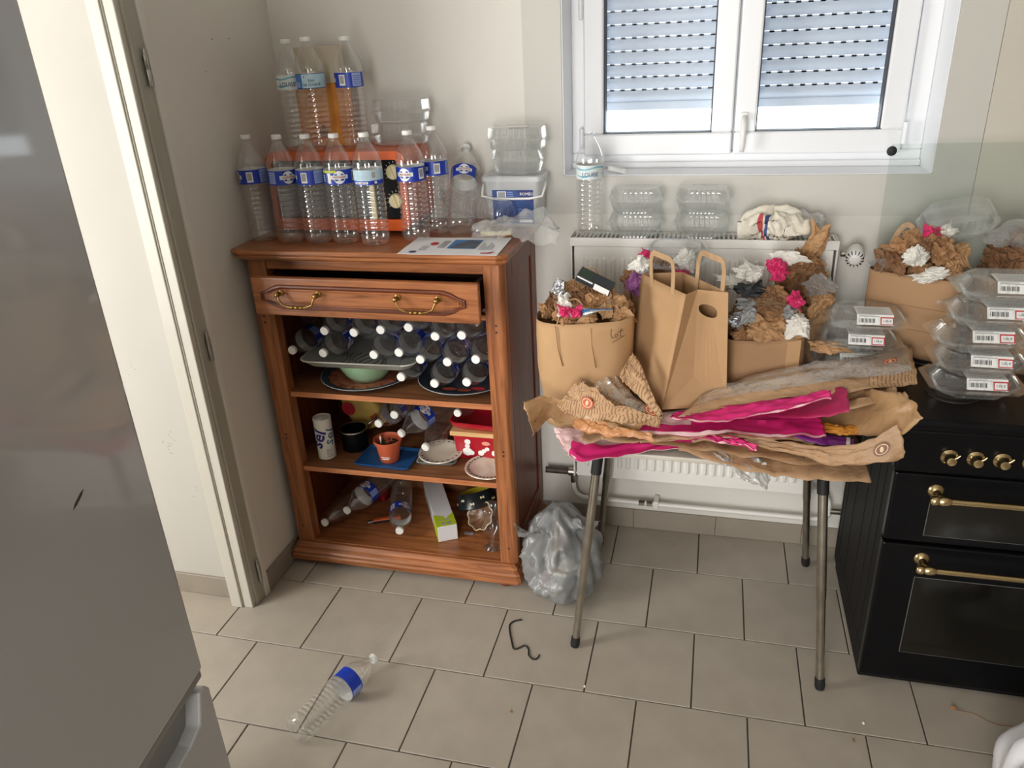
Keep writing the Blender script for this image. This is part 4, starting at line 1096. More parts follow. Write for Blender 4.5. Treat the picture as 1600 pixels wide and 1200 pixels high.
pt = thing('plant_pot', 'terracotta plastic pot holding a withered plant on the blue tray', 'plant pot', (.415, -.355, .432))
q = MB(); q.lathe([(.033, 0), (.035, .002), (.046, .072), (.046, .078), (.0525, .079), (.0525, .088), (.0495, .088), (.044, .07), (.044, .062), (.004, .060)], 32); q.build('pot', mat('terracotta_plastic', s(196, 92, 56), .5, var=.06, vs=12), pt, smooth=True, auto=40)
q = MB(); q.lathe([(.043, .064), (.02, .067), (.002, .066)], 20, cap0=False); q.build('soil', mat('dry_soil', s(52, 42, 34), .9, var=.4, vs=90, bump=.6, bs=80), pt)
q = MB()
for k in range(16):
    a, l = R.uniform(0, 6.28), R.uniform(.01, .03)
    q.tube([(0, 0, .064), (.6 * l * math.cos(a), .6 * l * math.sin(a), .074 + R.uniform(0, .008)), (l * math.cos(a), l * math.sin(a), .072 + R.uniform(-.004, .012))], [.0018, .0018, .001], 5)
q.build('withered_stems', mat('dead_leaf', s(150, 84, 52), .8, var=.3, vs=60), pt)['kind'] = 'stuff'
q = MB(); arc_patch(q, -.45, .45, .026, .031, .0392, 0); arc_patch(q, -.4, .35, .019, .022, .0382, 0); q.build('printed_mark', WHITEP, pt)
MB().box((-.03, -.004, .06), (-.024, -.002, .096)).build('plant_tag', WHITE, pt)
gt = thing('grey_dish', 'flat grey square dish under the patterned dinner plate', 'dish', (.592, -.31, .4272), .1)
q = MB(); q.rings([[(x, y, z) for x, y in rrect(-w, w, -d, d, .012)] for w, d, z in ((.06, .05, 0), (.072, .062, .014), (.074, .064, .015), (.07, .06, .016), (.058, .048, .004))]); q.build('dish', mat('grey_enamel', s(150, 158, 156), .35, var=.05, vs=9), gt, smooth=True, auto=40)
CRM = mat('cream_glaze', s(222, 212, 192), .25, var=.04, vs=9, coat=.3)
def dots(rad, n, zz):
    def f(root):
        q = MB()
        for k in range(n):
            a = 2 * PI * k / n
            q.add([(rad * math.cos(a) + rad * .055 * math.cos(t * PI / 3 + a) * (1.4 if k % 2 else .9), rad * math.sin(a) + rad * .05 * math.sin(t * PI / 3 + a), zz) for t in range(6)], [tuple(range(6))])
        q.build('rim_pattern', NAVYP if n < 30 else BLACKP, root)['kind'] = 'stuff'
    return f
plate('dinner_plate', .082, .013, [CRM], (.600, -.312, .4435), 'cream plate with a dark rim pattern holding a bottle in the middle bay', dots(.070, 22, .0155), (0.05, 0))
plate('dinner_plate', .090, .014, [CRM], (.800, -.362, .4275), 'cream plate with a dark leafy rim at the end of the middle shelf', dots(.077, 36, .0165))
rb = thing('red_bread_box', 'red metal box with a wooden edge and a white spatter pattern', 'box', (.752, -.225, .4275))
REDM = mat('red_enamel', s(176, 24, 40), .3, var=.05, vs=9, coat=.3)
q = MB(); q.rings([[(x, y, z) for x, y in rrect(-w, w, -d, d, .015)] for w, d, z in ((.094, .068, 0), (.098, .072, .006), (.106, .080, .098), (.106, .080, .100))]); q.build('body', REDM, rb, smooth=True, auto=40)
MB().box((-.112, -.086, .099), (.112, .086, .117)).build('wooden_edge', wood('pale_pine', 'x', s(206, 160, 100), s(232, 196, 140), .5), rb, bevel=.003)
q = MB()
for (x, z, r) in ((-.052, .034, .017), (-.05, .058, .009), (-.048, .076, .011), (-.036, .03, .010), (.0, .032, .011), (.012, .042, .008), (.024, .05, .008), (.052, .034, .012), (.062, .05, .011), (.07, .036, .011)):
    y = -.0745 - .008 * z / .1
    q.add([(x + r * math.cos(t * PI / 6) * (1 + .15 * (t % 2)), y, z + r * math.sin(t * PI / 6)) for t in range(12)], [tuple(range(12))])
q.build('white_spatter', WHITEP, rb)['kind'] = 'stuff'
q = MB(); q.add([(.022 + .016 * math.cos(t * PI / 8), -.0825, .075 + .008 * math.sin(t * PI / 8)) for t in range(16)], [tuple(range(16))]); q.build('oval_badge', mat('salmon_print', s(228, 150, 130), .5, var=.05, vs=20), rb)
rl_ = thing('red_tray', 'shiny red tray-shaped lid upturned on top of the red box', 'tray', (.752, -.225, .5455)); rl_.rotation_euler = (.02, .04, 0)
q = MB(); q.rings([[(x, y, z) for x, y in rrect(-w, w, -d, d, .03)] for w, d, z in ((.09, .066, 0), (.112, .086, .018), (.116, .09, .034), (.113, .087, .036), (.106, .08, .022), (.085, .06, .006))]); q.build('lid', REDM, rl_, smooth=True, auto=50)

# bottom bay
ct = thing('film_carton', 'long white and lime green carton lying in the bottom bay', 'carton', (.535, -.215, .1035), .50); ct.scale = (1.2, 1.05, 1.15)
q = MB()
q.box((-.031, -.165, 0), (.031, .165, .058), 0)
LIME = mat('lime_card', s(178, 196, 40), .5, var=.05, vs=12); WCARD = mat('white_glossy_card', s(224, 224, 226), .4, var=.03, vs=12)
q.build('carton', WCARD, ct, bevel=.0015)
q = MB()
q.box((-.0316, -.1645, .001), (-.0309, -.075, .057)); q.box((.0309, -.1645, .001), (.0316, -.09, .057))
q.add([(-.0312, -.1646, .0586), (.0312, -.1646, .0586), (.0312, -.085, .0586), (.012, -.105, .0586), (.004, -.12, .0586), (-.004, -.10, .0586), (-.0312, -.085, .0586)], [(0, 1, 2, 3, 4, 5, 6)])
q.build('lime_print', LIME, ct)
q = MB(); q.box((-.016, -.155, .0586), (-.002, -.142, .0591)); q.box((.002, -.155, .0586), (.016, -.142, .0591)); q.box((-.02, -.128, .0588), (.02, -.124, .0592)); q.build('printed_panel', GREYP, ct)
pb = thing('pet_bowl', 'black pet bowl with a yellow inside and pale bone motifs, tipped on its edge', 'bowl', (.690, -.175, .152)); pb.rotation_euler = (-.30, -.30, 0)
q = MB(); q.lathe([(.088, 0), (.092, .004), (.074, .056), (.070, .060), (.066, .057), (.058, .016), (.004, .014)], 36); q.build('bowl', mat('black_gloss_plastic', s(26, 30, 32), .25, var=.1, vs=12), pb, smooth=True, auto=50)
q = MB(); q.lathe([(.0675, .0585), (.0655, .056), (.0575, .017), (.006, .0145)], 36, cap0=False); q.build('inside', mat('yellow_plastic', s(196, 180, 40), .4, var=.05, vs=12), pb, smooth=True)
q = MB()
for k in range(12):
    a = k * 2 * PI / 12 + .1; zz = .022 + (.016 if k % 2 else 0); rr = .0922 - .018 * (zz - .004) / .052 + .0004
    Mx = T(rz=a) @ T(0, -rr, zz, rx=-.33 + PI / 2)
    for dx in (-.0055, .0055):
        for dz in (-.0022, .0022): q.add([Mx @ Vector((dx + .003 * math.cos(t * PI / 3), dz + .003 * math.sin(t * PI / 3), 0)) for t in range(6)], [tuple(range(6))])
    q.add([Mx @ Vector(p) for p in ((-.005, -.002, 0), (.005, -.002, 0), (.005, .002, 0), (-.005, .002, 0))], [(0, 1, 2, 3)])
q.build('bone_motifs', CREAM, pb)['kind'] = 'stuff'
sd = thing('shell_dish', 'brown scalloped dish with a cream rim standing on edge in the bottom bay', 'dish', (.722, -.245, .146)); sd.rotation_euler = (.95, .1, -.5)
q = MB(); rs = []
for r0, z in ((.008, 0), (.03, .002), (.048, .012), (.056, .02)): rs.append([((r0 + .0035 * (r0 / .056) * math.cos(9 * t)) * math.cos(t), (r0 + .0035 * (r0 / .056) * math.cos(9 * t)) * math.sin(t), z) for t in [2 * PI * k / 72 for k in range(72)]])
q.rings(rs, cap1=False); q.build('dish', mat('brown_glaze_dish', s(120, 84, 60), .3, var=.15, vs=12), sd, smooth=True, solid=.003)
q = MB(); q.tube([rs[-1][k] for k in list(range(0, 72)) + [0]], .0022, 6); q.build('rim', CREAM, sd, smooth=True)
gg = thing('glass_goblet', 'clear stemmed glass standing by the front post in the bottom bay', 'glass', (.795, -.372, .1035))
q = MB(); q.lathe([(.034, .0), (.034, .003), (.010, .010), (.006, .020), (.012, .026), (.006, .034), (.010, .046), (.030, .060), (.039, .085), (.036, .105), (.024, .124), (.030, .155), (.037, .178), (.0355, .178), (.0285, .155), (.0222, .124)], 28, cap1=False); q.build('bowl', GLASSC, gg, smooth=True)
gs = thing('crystal_tumbler', 'small cut glass tumbler lying over the bottles under the drawer', 'glass', (.205, -.385, 1.000)); gs.rotation_euler = (1.4, 0, .3)
q = MB(); q.lathe([(.016, 0), (.022, .003), (.026, .016), (.020, .03), (.028, .045), (.0265, .045), (.018, .03)], 9, cap1=False); q.build('tumbler', GLASSC, gs)
bc = thing('box_cutter', 'orange handled box cutter lying beside the labelled bottle in the bottom bay', 'cutter', (.335, -.285, .1035), .45)
MB().box((-.055, -.010, 0), (.055, .010, .016)).build('handle', mat('orange_plastic', s(214, 100, 44), .4, var=.05, vs=12), bc, bevel=.004)
MB().box((-.055, -.0105, .002), (.02, -.0095, .012)).build('grip_inlay', RUBBER, bc)
MB().box((-.075, -.006, .005), (-.054, .006, .012)).build('tip', STEEL, bc, bevel=.001)
gv = thing('glass_tube', 'slim clear glass tube leaning at the back of the bottom bay', 'tube', (.318, -.20, .116)); gv.rotation_euler = (-.75, .1, 0)
q = MB(); q.lathe([(.012, 0), (.014, .002), (.014, .12), (.011, .124)], 18, cap1=False); q.build('tube', GLASSC, gv, smooth=True)
rd = thing('red_funnel', 'red plastic funnel lying behind the bottles in the bottom bay', 'funnel', (.262, -.15, .137)); rd.rotation_euler = (1.5, 0, .5)
q = MB(); q.lathe([(.033, 0), (.034, .003), (.009, .035), (.006, .065)], 24, cap0=False, cap1=False); q.build('cone', mat('red_plastic', s(150, 22, 30), .35, var=.05, vs=12), rd, smooth=True, solid=.0015)
tag(MB().box((.665, -.315, .1025), (.70, -.300, .1045)).build('loose_slip', GREYP), 'small grey slip lying on the bottom board', 'slip')
# ------------------------------------------------------------------ paper bags, their contents and the heap on the table
KR = s(196, 156, 110)
PM = {
 'KRAFT': paper('kraft', s(176, 141, 106), rough=.5, bump=.9), 'KRAFTD': paper('kraft_dark', s(158, 124, 90), rough=.5, bump=.9), 'KRAFTL': paper('kraft_light', s(192, 158, 122), rough=.5, bump=.9),
 'KRAFTP': paper('kraft_printed', s(190, 154, 116), bump=.5, lines=(s(110, 70, 42), 105, 70)),
 'FILMK': paper('kraft_waxed', s(176, 140, 100), rough=.32, bump=.7, bs=22), 'ROLL': paper('orange_brown_waxed', s(196, 138, 92), rough=.3, bump=.6),
 'PINK': paper('magenta_paper', s(206, 34, 112), rough=.5, bump=.3, bs=18), 'PINKD': paper('deep_magenta_paper', s(168, 30, 84), rough=.5, bump=.3), 'PINKW': paper('pale_pink_paper', s(226, 192, 192), rough=.55, bump=.3),
 'PURPLE': paper('purple_paper', s(122, 48, 128), rough=.5), 'ORANGE': paper('orange_paper', s(200, 134, 50), rough=.45), 'FILMW': FILMW,
 'WHITE': paper('white_tissue', s(228, 226, 218), bump=.2, bs=1.6), 'SILVER': mat('silver_foil', s(206, 208, 212), .25, .9, var=.1, vs=3), 'DARK': paper('dark_packet', s(44, 48, 50), rough=.4), 'GREY': paper('grey_wrapper', s(158, 160, 160), rough=.45, bs=2.4),
 'PINKC': paper('pink_wrapper', s(208, 44, 104), rough=.5, bump=.2, bs=1.6), 'BROWN': paper('brown_crumpled', s(158, 118, 80), bump=.25, bs=1.6, var=.14), 'BROWN2': paper('brown_crumpled_pale', s(186, 146, 104), bump=.25, bs=1.6, var=.12), 'BROWN3': paper('brown_crumpled_dark', s(128, 92, 62), bump=.25, bs=1.6, var=.14), 'LILAC': paper('lilac_wrapper', s(150, 90, 146), rough=.5, bs=2.4), 'FILM': FILM}

def lerp3(P, u):
    """Catmull-Rom through the points"""
    n = len(P) - 1; x = min(u * n, n - 1e-6); i = int(x); t = x - i
    a, b, c, d = Vector(P[max(i - 1, 0)]), Vector(P[i]), Vector(P[i + 1]), Vector(P[min(i + 2, n)])
    return 0.5 * (2 * b + (c - a) * t + (2 * a - 5 * b + 4 * c - d) * t * t + (3 * b - a - 3 * c + d) * t ** 3)
def sheet_mesh(F, B, seed, amp=.006, nu=46, nv=12, v0=0, v1=1, lift=0, u0=0, u1=1, bulge=.006, inset=0):
    q = MB(); vs = []; uv = []
    Lf = sum((Vector(F[i + 1]) - Vector(F[i])).length for i in range(len(F) - 1))
    for j in range(nv + 1):
        v = v0 + (v1 - v0) * j / nv
        for i in range(nu + 1):
            u = u0 + (u1 - u0) * i / nu
            f, b = lerp3(F, u), lerp3(B, u)
            p = f.lerp(b, v)
            k = amp * (tri(2.3 * u + 1.7 * v + n3(u, v, 0, 2.5, seed) * 1.4) * .45 + tri(6.1 * u - 1.3 * v + n3(u * 2, v, 0, 2.5, seed + 2) * 1.2 + seed * .37) * .28 + n3(u * 5, v * 2, 0, 1.3, seed + 5) * .7)
            z = bulge * math.sin(PI * v) + k
            p.z += z + lift + .0016 * seed % .002
            p.y += n3(u * 6, v, 0, 1.5, seed + 11) * amp * (1.4 if v < .2 else .4)
            p.x += n3(u * 2, v * 5, 0, 1.5, seed + 17) * amp * .8
            vs.append(p); uv.append((u * Lf, v * max(.03, (f - b).length)))
    q.add(vs, [(j * (nu + 1) + i, j * (nu + 1) + i + 1, (j + 1) * (nu + 1) + i + 1, (j + 1) * (nu + 1) + i) for j in range(nv) for i in range(nu)])
    q.uv = uv
    return q
SHEETS = [
  ('flat_bag', 'pink and white flat paper bag, lowest of the heap, hanging over the table edge', 'PINKW', [(1.104, -0.626, 0.712), (1.187, -0.74, 0.714), (1.353, -0.668, 0.716), (1.533, -0.604, 0.716)], [(1.087, -0.597, 0.735), (1.207, -0.561, 0.735), (1.362, -0.554, 0.735), (1.531, -0.544, 0.735)]),
  ('flat_bag', 'plain kraft bag at the bottom of the heap with a squared end beside the stove', 'KRAFT', [(1.461, -0.642, 0.722), (1.672, -0.72, 0.716), (1.818, -0.746, 0.722), (1.962, -0.731, 0.724)], [(1.471, -0.342, 0.734), (1.682, -0.42, 0.728), (1.828, -0.446, 0.734), (1.972, -0.431, 0.736)]),
  ('flat_bag', 'long kraft bag second from the bottom of the heap', 'KRAFTD', [(1.275, -0.632, 0.73), (1.533, -0.641, 0.728), (1.757, -0.681, 0.73), (1.955, -0.665, 0.732)], [(1.285, -0.332, 0.742), (1.543, -0.341, 0.74), (1.767, -0.381, 0.742), (1.965, -0.365, 0.744)]),
  ('flat_bag', 'kraft bag with a brown oval emblem at its flared end', 'KRAFT', [(1.496, -0.611, 0.738), (1.709, -0.621, 0.737), (1.877, -0.74, 0.768), (2.028, -0.765, 0.819)], [(1.513, -0.591, 0.75), (1.726, -0.6, 0.752), (1.892, -0.72, 0.819), (2.003, -0.735, 0.9)]),
  ('flat_bag', 'long kraft bag with rumpled edge running above the pink lowest bag', 'KRAFTL', [(1.176, -0.67, 0.742), (1.35, -0.638, 0.74), (1.603, -0.57, 0.742), (1.848, -0.583, 0.745)], [(1.186, -0.41, 0.754), (1.36, -0.378, 0.752), (1.613, -0.31, 0.754), (1.858, -0.323, 0.757)]),
  ('flat_bag', 'narrow magenta bag folded thin between the kraft bags', 'PINK', [(1.386, -0.627, 0.752), (1.495, -0.622, 0.752), (1.602, -0.639, 0.752), (1.675, -0.661, 0.752)], [(1.384, -0.611, 0.758), (1.494, -0.593, 0.758), (1.602, -0.608, 0.758), (1.671, -0.643, 0.758)]),
  ('flat_bag', 'purple flat bag with a white stripe near its end', 'PURPLE', [(1.743, -0.571, 0.775), (1.809, -0.635, 0.778), (1.869, -0.659, 0.78), (1.923, -0.653, 0.782)], [(1.745, -0.521, 0.783), (1.818, -0.58, 0.786), (1.874, -0.613, 0.788), (1.928, -0.624, 0.79)]),
  ('flat_bag', 'orange flat bag end peeping out above the purple one', 'ORANGE', [(1.838, -0.619, 0.8), (1.902, -0.635, 0.806), (1.949, -0.636, 0.812)], [(1.842, -0.576, 0.81), (1.905, -0.601, 0.816), (1.956, -0.605, 0.822)]),
  ('flat_bag', 'dull kraft bag with the pointed corner hanging beyond the table above the stove', 'FILMK', [(1.693, -0.537, 0.762), (1.863, -0.569, 0.78), (2.0, -0.722, 0.854), (2.051, -0.752, 0.93)], [(1.72, -0.284, 0.79), (1.893, -0.394, 0.84), (1.983, -0.62, 0.935), (2.029, -0.646, 0.95)]),
  ('flat_bag', 'broad magenta bag with a pale torn end', 'PINK', [(1.336, -0.653, 0.776), (1.512, -0.636, 0.778), (1.703, -0.644, 0.79), (1.853, -0.654, 0.808)], [(1.322, -0.586, 0.785), (1.508, -0.503, 0.79), (1.709, -0.493, 0.8), (1.842, -0.559, 0.822)]),
  ('flat_bag', 'kraft bag with a straight cut end above the orange one', 'KRAFT', [(1.619, -0.555, 0.782), (1.758, -0.561, 0.8), (1.914, -0.605, 0.87), (2.031, -0.61, 0.915)], [(1.642, -0.267, 0.8), (1.793, -0.289, 0.83), (1.935, -0.431, 0.89), (2.023, -0.559, 0.925)]),
  ('flat_bag', 'magenta bag tucked beneath the window bag, its straight end showing', 'PINKD', [(1.707, -0.544, 0.8), (1.811, -0.66, 0.862), (1.894, -0.695, 0.905)], [(1.708, -0.444, 0.84), (1.826, -0.481, 0.885), (1.896, -0.594, 0.925)]),
  ('flat_bag', 'magenta bag folded over into a long pointed flap', 'PINK', [(1.431, -0.607, 0.802), (1.546, -0.639, 0.815), (1.696, -0.654, 0.862), (1.856, -0.638, 0.912)], [(1.447, -0.57, 0.81), (1.544, -0.563, 0.822), (1.699, -0.589, 0.87), (1.853, -0.606, 0.92)]),
  ('bread_bag', 'kraft bread bag with a clear film window, topmost of the heap', 'KRAFTP', [(1.456, -0.603, 0.81), (1.58, -0.574, 0.83), (1.783, -0.583, 0.885), (1.927, -0.584, 0.915), (2.079, -0.556, 0.935)], [(1.524, -0.518, 0.845), (1.595, -0.482, 0.875), (1.771, -0.465, 0.925), (1.929, -0.429, 0.945), (2.097, -0.36, 0.966)]),
  ('flat_bag', 'crumpled kraft bag hanging off the table corner with a torn flap', 'FILMK', [(1.058, -0.754, 0.8), (1.073, -0.604, 0.775), (1.119, -0.62, 0.765), (1.246, -0.697, 0.8), (1.351, -0.661, 0.79)], [(1.011, -0.666, 0.86), (1.084, -0.612, 0.85), (1.142, -0.63, 0.85), (1.254, -0.623, 0.83), (1.368, -0.649, 0.82)]),
  ('flat_bag', 'kraft bag with printed rows and an orange seal, bent upright', 'KRAFTP', [(1.098, -0.626, 0.82), (1.182, -0.645, 0.81), (1.279, -0.669, 0.805), (1.405, -0.656, 0.8)], [(1.158, -0.61, 0.9), (1.207, -0.621, 0.9), (1.278, -0.668, 0.87), (1.404, -0.663, 0.83)]),
  ('bread_bag', 'crumpled bread bag with clear window propped against the upright shopping bag', 'KRAFTP', [(1.152, -0.578, 0.86), (1.211, -0.585, 0.84), (1.287, -0.66, 0.83), (1.414, -0.664, 0.825)], [(1.165, -0.514, 0.9), (1.204, -0.472, 0.91), (1.293, -0.563, 0.875), (1.414, -0.653, 0.832)]),
  ('flat_bag', 'narrow printed kraft strip standing on edge beside the upright shopping bag', 'KRAFTP', [(1.281, -0.578, 0.91), (1.326, -0.607, 0.885), (1.406, -0.686, 0.842)], [(1.311, -0.51, 0.965), (1.337, -0.547, 0.945), (1.412, -0.673, 0.85)]),
  ('flat_bag', 'rolled orange-brown bag end above the pink and white bag', 'ROLL', [(1.151, -0.657, 0.78), (1.208, -0.69, 0.785), (1.293, -0.708, 0.785), (1.391, -0.706, 0.78)], [(1.159, -0.598, 0.8), (1.208, -0.632, 0.81), (1.279, -0.676, 0.8), (1.39, -0.687, 0.79)]),
  ('flat_bag', 'long tan kraft layer under the magenta bags in the middle of the heap', 'KRAFTL', [(1.354, -0.682, 0.764), (1.566, -0.621, 0.762), (1.81, -0.609, 0.764)], [(1.364, -0.482, 0.776), (1.576, -0.421, 0.774), (1.82, -0.409, 0.776)]),
  ('film_bag', 'crumpled clear film bag hanging down over the radiator', 'FILMW', [(1.57, -0.648, 0.712), (1.681, -0.766, 0.692), (1.712, -0.707, 0.692)], [(1.524, -0.622, 0.725), (1.586, -0.611, 0.725), (1.708, -0.668, 0.722)]),
]
HG = 'flat bags heaped on the table'
for k, (nm, lab, mk, F, B) in enumerate(SHEETS):
    crumpled = 'crumpled' in lab or 'rumpled' in lab or 'bent' in lab
    amp = .013 if crumpled else (.004 if mk in ('PURPLE', 'ORANGE', 'PINKD') else .0085)
    lo = sheet_mesh(F, B, k + 1, amp, bulge=.004 if mk != 'ROLL' else .012)
    o = lo.build(nm, PM['KRAFT' if nm == 'bread_bag' and 'topmost' in lab else mk], smooth=True, solid=.0012, auto=60)
    tag(o, lab, 'paper bag' if nm != 'film_bag' else 'plastic bag', HG)
    hem = None
    if mk == 'PINK':                                  # white hem along the lower edge
        sheet_mesh(F, B, k + 1, amp, v0=-.015, v1=.06, nv=1, lift=.0022, bulge=.004).build('pale_hem', PM['PINKW'], o, smooth=True)
    if mk == 'PINKW': sheet_mesh(F, B, k + 1, amp, v0=-.01, v1=.42, nv=12, lift=.0026, u0=.22, bulge=.004).build('magenta_band', PM['PINK'], o, smooth=True)
    if mk == 'PURPLE': sheet_mesh(F, B, k + 1, amp, u0=.86, u1=.92, nu=2, lift=.0014, bulge=.004).build('white_stripe', WHITEP, o, smooth=True)
    if 'pale torn' in lab: sheet_mesh(F, B, k + 1, amp, u0=0, u1=.30, v0=.35, nu=14, lift=.0026, bulge=.004).build('torn_end', PM['PINKW'], o, smooth=True)
    if nm == 'bread_bag':
        sheet_mesh(F, B, k + 1, amp, v0=.30, v1=1.03, u0=.06, u1=.97, lift=.004, bulge=.007, nv=8).build('film_window', FILM, o, smooth=True)
        sheet_mesh(F, B, k + 1, amp, v0=.40, v1=.80, u0=.08, u1=.74, lift=.0014, bulge=.004, nv=6).build('blank_panel', PM['KRAFTL'], o, smooth=True)
        if 'topmost' in lab: sheet_mesh(F, B, k + 1, amp, u0=.80, u1=1.0, v0=0, v1=.34, nu=8, nv=4, lift=.0016, bulge=.007).build('printed_rows', PM['KRAFTP'], o, smooth=True)
    if 'oval emblem' in lab or nm == 'bread_bag' or 'orange seal' in lab:
        uc, vc = {'f': (.86, .42)}.get('x', (.86, .45)) if 'orange seal' not in lab else (.36, .5)
        if nm == 'bread_bag': uc, vc = (.885, .62)
        c0, cu, cv = [lerp3(F, uu).lerp(lerp3(B, uu), vv) for uu, vv in ((uc, vc), (uc + .03, vc), (uc, vc + .1))]
        eu, ev = (cu - c0).normalized(), (cv - c0).normalized()
        up = eu.cross(ev).normalized(); up = up if up.z > 0 else -up
        c0 = c0 + up * (.0125 if crumpled else .010)
        q = MB(); q.rings([[c0 + eu * r * math.cos(t * PI / 10) + ev * r * .8 * math.sin(t * PI / 10) + up * h for t in range(20)] for r, h in ((.021, 0), (.021, .0006))])
        em = q.build('emblem', mat('emblem_brown' + str(k), s(118, 70, 36) if 'oval' in lab else s(190, 84, 44), .5, var=.1, vs=30), o)
        q = MB(); q.rings([[c0 + eu * r * math.cos(t * PI / 10) + ev * r * .8 * math.sin(t * PI / 10) + up * .0007 for t in range(20)] for r in (.0165, .014)], cap0=False, cap1=False)
        q.rings([[c0 + eu * (r * math.cos(t * PI / 6)) + ev * (r * 1.5 * math.sin(t * PI / 6)) + up * h for t in range(12)] for r, h in ((.005, .0007), (.005, .0009))])
        q.build('emblem_ring', mat('emblem_cream' + str(k), s(222, 196, 160), .6, var=.05, vs=30), em)

# full and empty shopping bags
def super_ring(a, b, n, z, e=3.0, seed=0, amp=0.0, tx=0, ty=0):
    P_ = []
    for k in range(n):
        t = 2 * PI * k / n; c, s_ = math.cos(t), math.sin(t)
        x = a * abs(c) ** (2 / e) * (1 if c >= 0 else -1); y = b * abs(s_) ** (2 / e) * (1 if s_ >= 0 else -1)
        w_ = 1 + amp * n3(c * 1.3, s_ * 1.3, z * 6, 1.4, seed)
        P_.append((x * w_ + tx, y * w_ + ty, z))
    return P_
def full_bag(label, loc, rz, a, b, h, matl, seed, e=2.6, a0=.9, b0=.9, rim_tilt=0.0, amp=.05, handles=(), name='paper_bag', fold=0):
    root = thing(name, label, 'paper bag', loc, rz, 'full paper bags')
    n = 64; rs = []
    for j in range(13):
        t = j / 12; k = a0 + (1 - a0) * min(1, t * 1.6); kb = b0 + (1 - b0) * min(1, t * 1.6)
        rg = super_ring(a * k, b * kb, n, h * t, e, seed, amp * (1 if t > .05 else .3))
        rs.append([(x, y, z + rim_tilt * x * t + .004 * n3(x * 9, y * 9, t, 1, seed) * t) for x, y, z in rg])
    q = MB(); q.rings(rs, cap1=False)
    q.build('body', matl, root, smooth=True, solid=.0014)
    for kind, pts in handles:
        if kind == 'cord': MB().tube(pts, .0022, 6).build('cord_handle', PM['BROWN2'], root, smooth=True)
        else:
            q = MB(); hw2 = .007; vs = []
            for (x, y, z) in pts: vs += [(x - hw2 * .2, y, z), (x + hw2, y, z - .004)]
            q.build('strap_handle', PM['KRAFTL'], root) if False else None
            w2 = .008; rr_ = []
            for i, p in enumerate(pts):
                p = Vector(p); t_ = (Vector(pts[min(i + 1, len(pts) - 1)]) - Vector(pts[max(i - 1, 0)])).normalized()
                sd_ = t_.cross(Vector((0, 1, 0))); sd_ = sd_.normalized() * w2
                rr_.append([p + sd_ + Vector((0, .0007, 0)), p - sd_ + Vector((0, .0007, 0)), p - sd_ - Vector((0, .0007, 0)), p + sd_ - Vector((0, .0007, 0))])
            MB().rings(rr_).build('strap_handle', PM['KRAFTL'], root)
    return root
def arch(x0, x1, y, z, h, lean=0.0, n=9):
    return [(x0 + (x1 - x0) * (i / (n - 1)), y + lean * math.sin(PI * i / (n - 1)), z + h * math.sin(PI * i / (n - 1)) ** .6) for i in range(n)]
BAGK = paper('bag_kraft', s(184, 147, 106), bump=.25, bs=9, var=.04); BAGK2 = paper('bag_kraft_dull', s(170, 133, 97), bump=.25, bs=9, var=.05)
bA = full_bag('full round kraft bag beside the cabinet with pencilled writing near its rim', (1.160, -.440, .7075), .02, .148, .108, .355, BAGK, 3, amp=.05, a0=.88, b0=.85, rim_tilt=.06,
     handles=[('cord', arch(-.075, .03, -.098, .335, .085, .03)), ('cord', arch(-.045, .055, .085, .36, .115, -.01)), ('cord', [(-.075, -.105, .345), (-.07, -.107, .28), (-.055, -.106, .22)]), ('cord', [(.03, -.109, .345), (.032, -.109, .29), (.045, -.107, .22)])])
wr = MB()
def bagpt(x, z, a=.148, b=.1085, e=2.6): return Vector((x, -b * (1 - abs(x / a) ** e) ** (1 / e) - .004, z))
for st_ in ([(.090, .335), (.088, .318), (.092, .306), (.098, .308)], [(.101, .317), (.099, .310), (.104, .306), (.108, .312), (.104, .318), (.101, .317)], [(.116, .332), (.114, .310), (.119, .308)], [(.108, .322), (.122, .326)], [(.092, .292), (.108, .300), (.126, .308)]):
    wr.tube([bagpt(x, z + .006) for x, z in st_], .0009, 5)
wr.build('pencil_writing', mat('brown_pencil', s(96, 62, 36), .7, var=.1, vs=60), bA)['kind'] = 'stuff'
bB = full_bag('full kraft bag behind the shopping bag, dull front with taped corner', (1.690, -.335, .7075), -.02, .118, .094, .285, BAGK2, 8, amp=.04, e=3.4, rim_tilt=.10)
MB().rings([[(.062, -.0925, .02), (.098, -.0885, .02), (.098, -.0885, .29), (.062, -.0925, .285)], [(.062, -.0955, .02), (.100, -.091, .02), (.100, -.091, .29), (.062, -.0955, .285)]]).build('side_fold', BAGK, bB)
bC = full_bag('full kraft bag squeezed between the radiator and the taped bag', (1.800, -.178, .7075), 0, .096, .048, .325, BAGK2, 12, amp=.04, e=3)
bD = full_bag('full kraft bag against the radiator, hidden behind the upright shopping bag', (1.365, -.205, .7075), 0, .110, .06, .37, BAGK2, 15, amp=.04,
     handles=[('cord', [(-.085, -.05, .34), (-.09, -.05, .40), (-.078, -.045, .45), (-.045, -.04, .475), (-.04, -.03, .44)])])
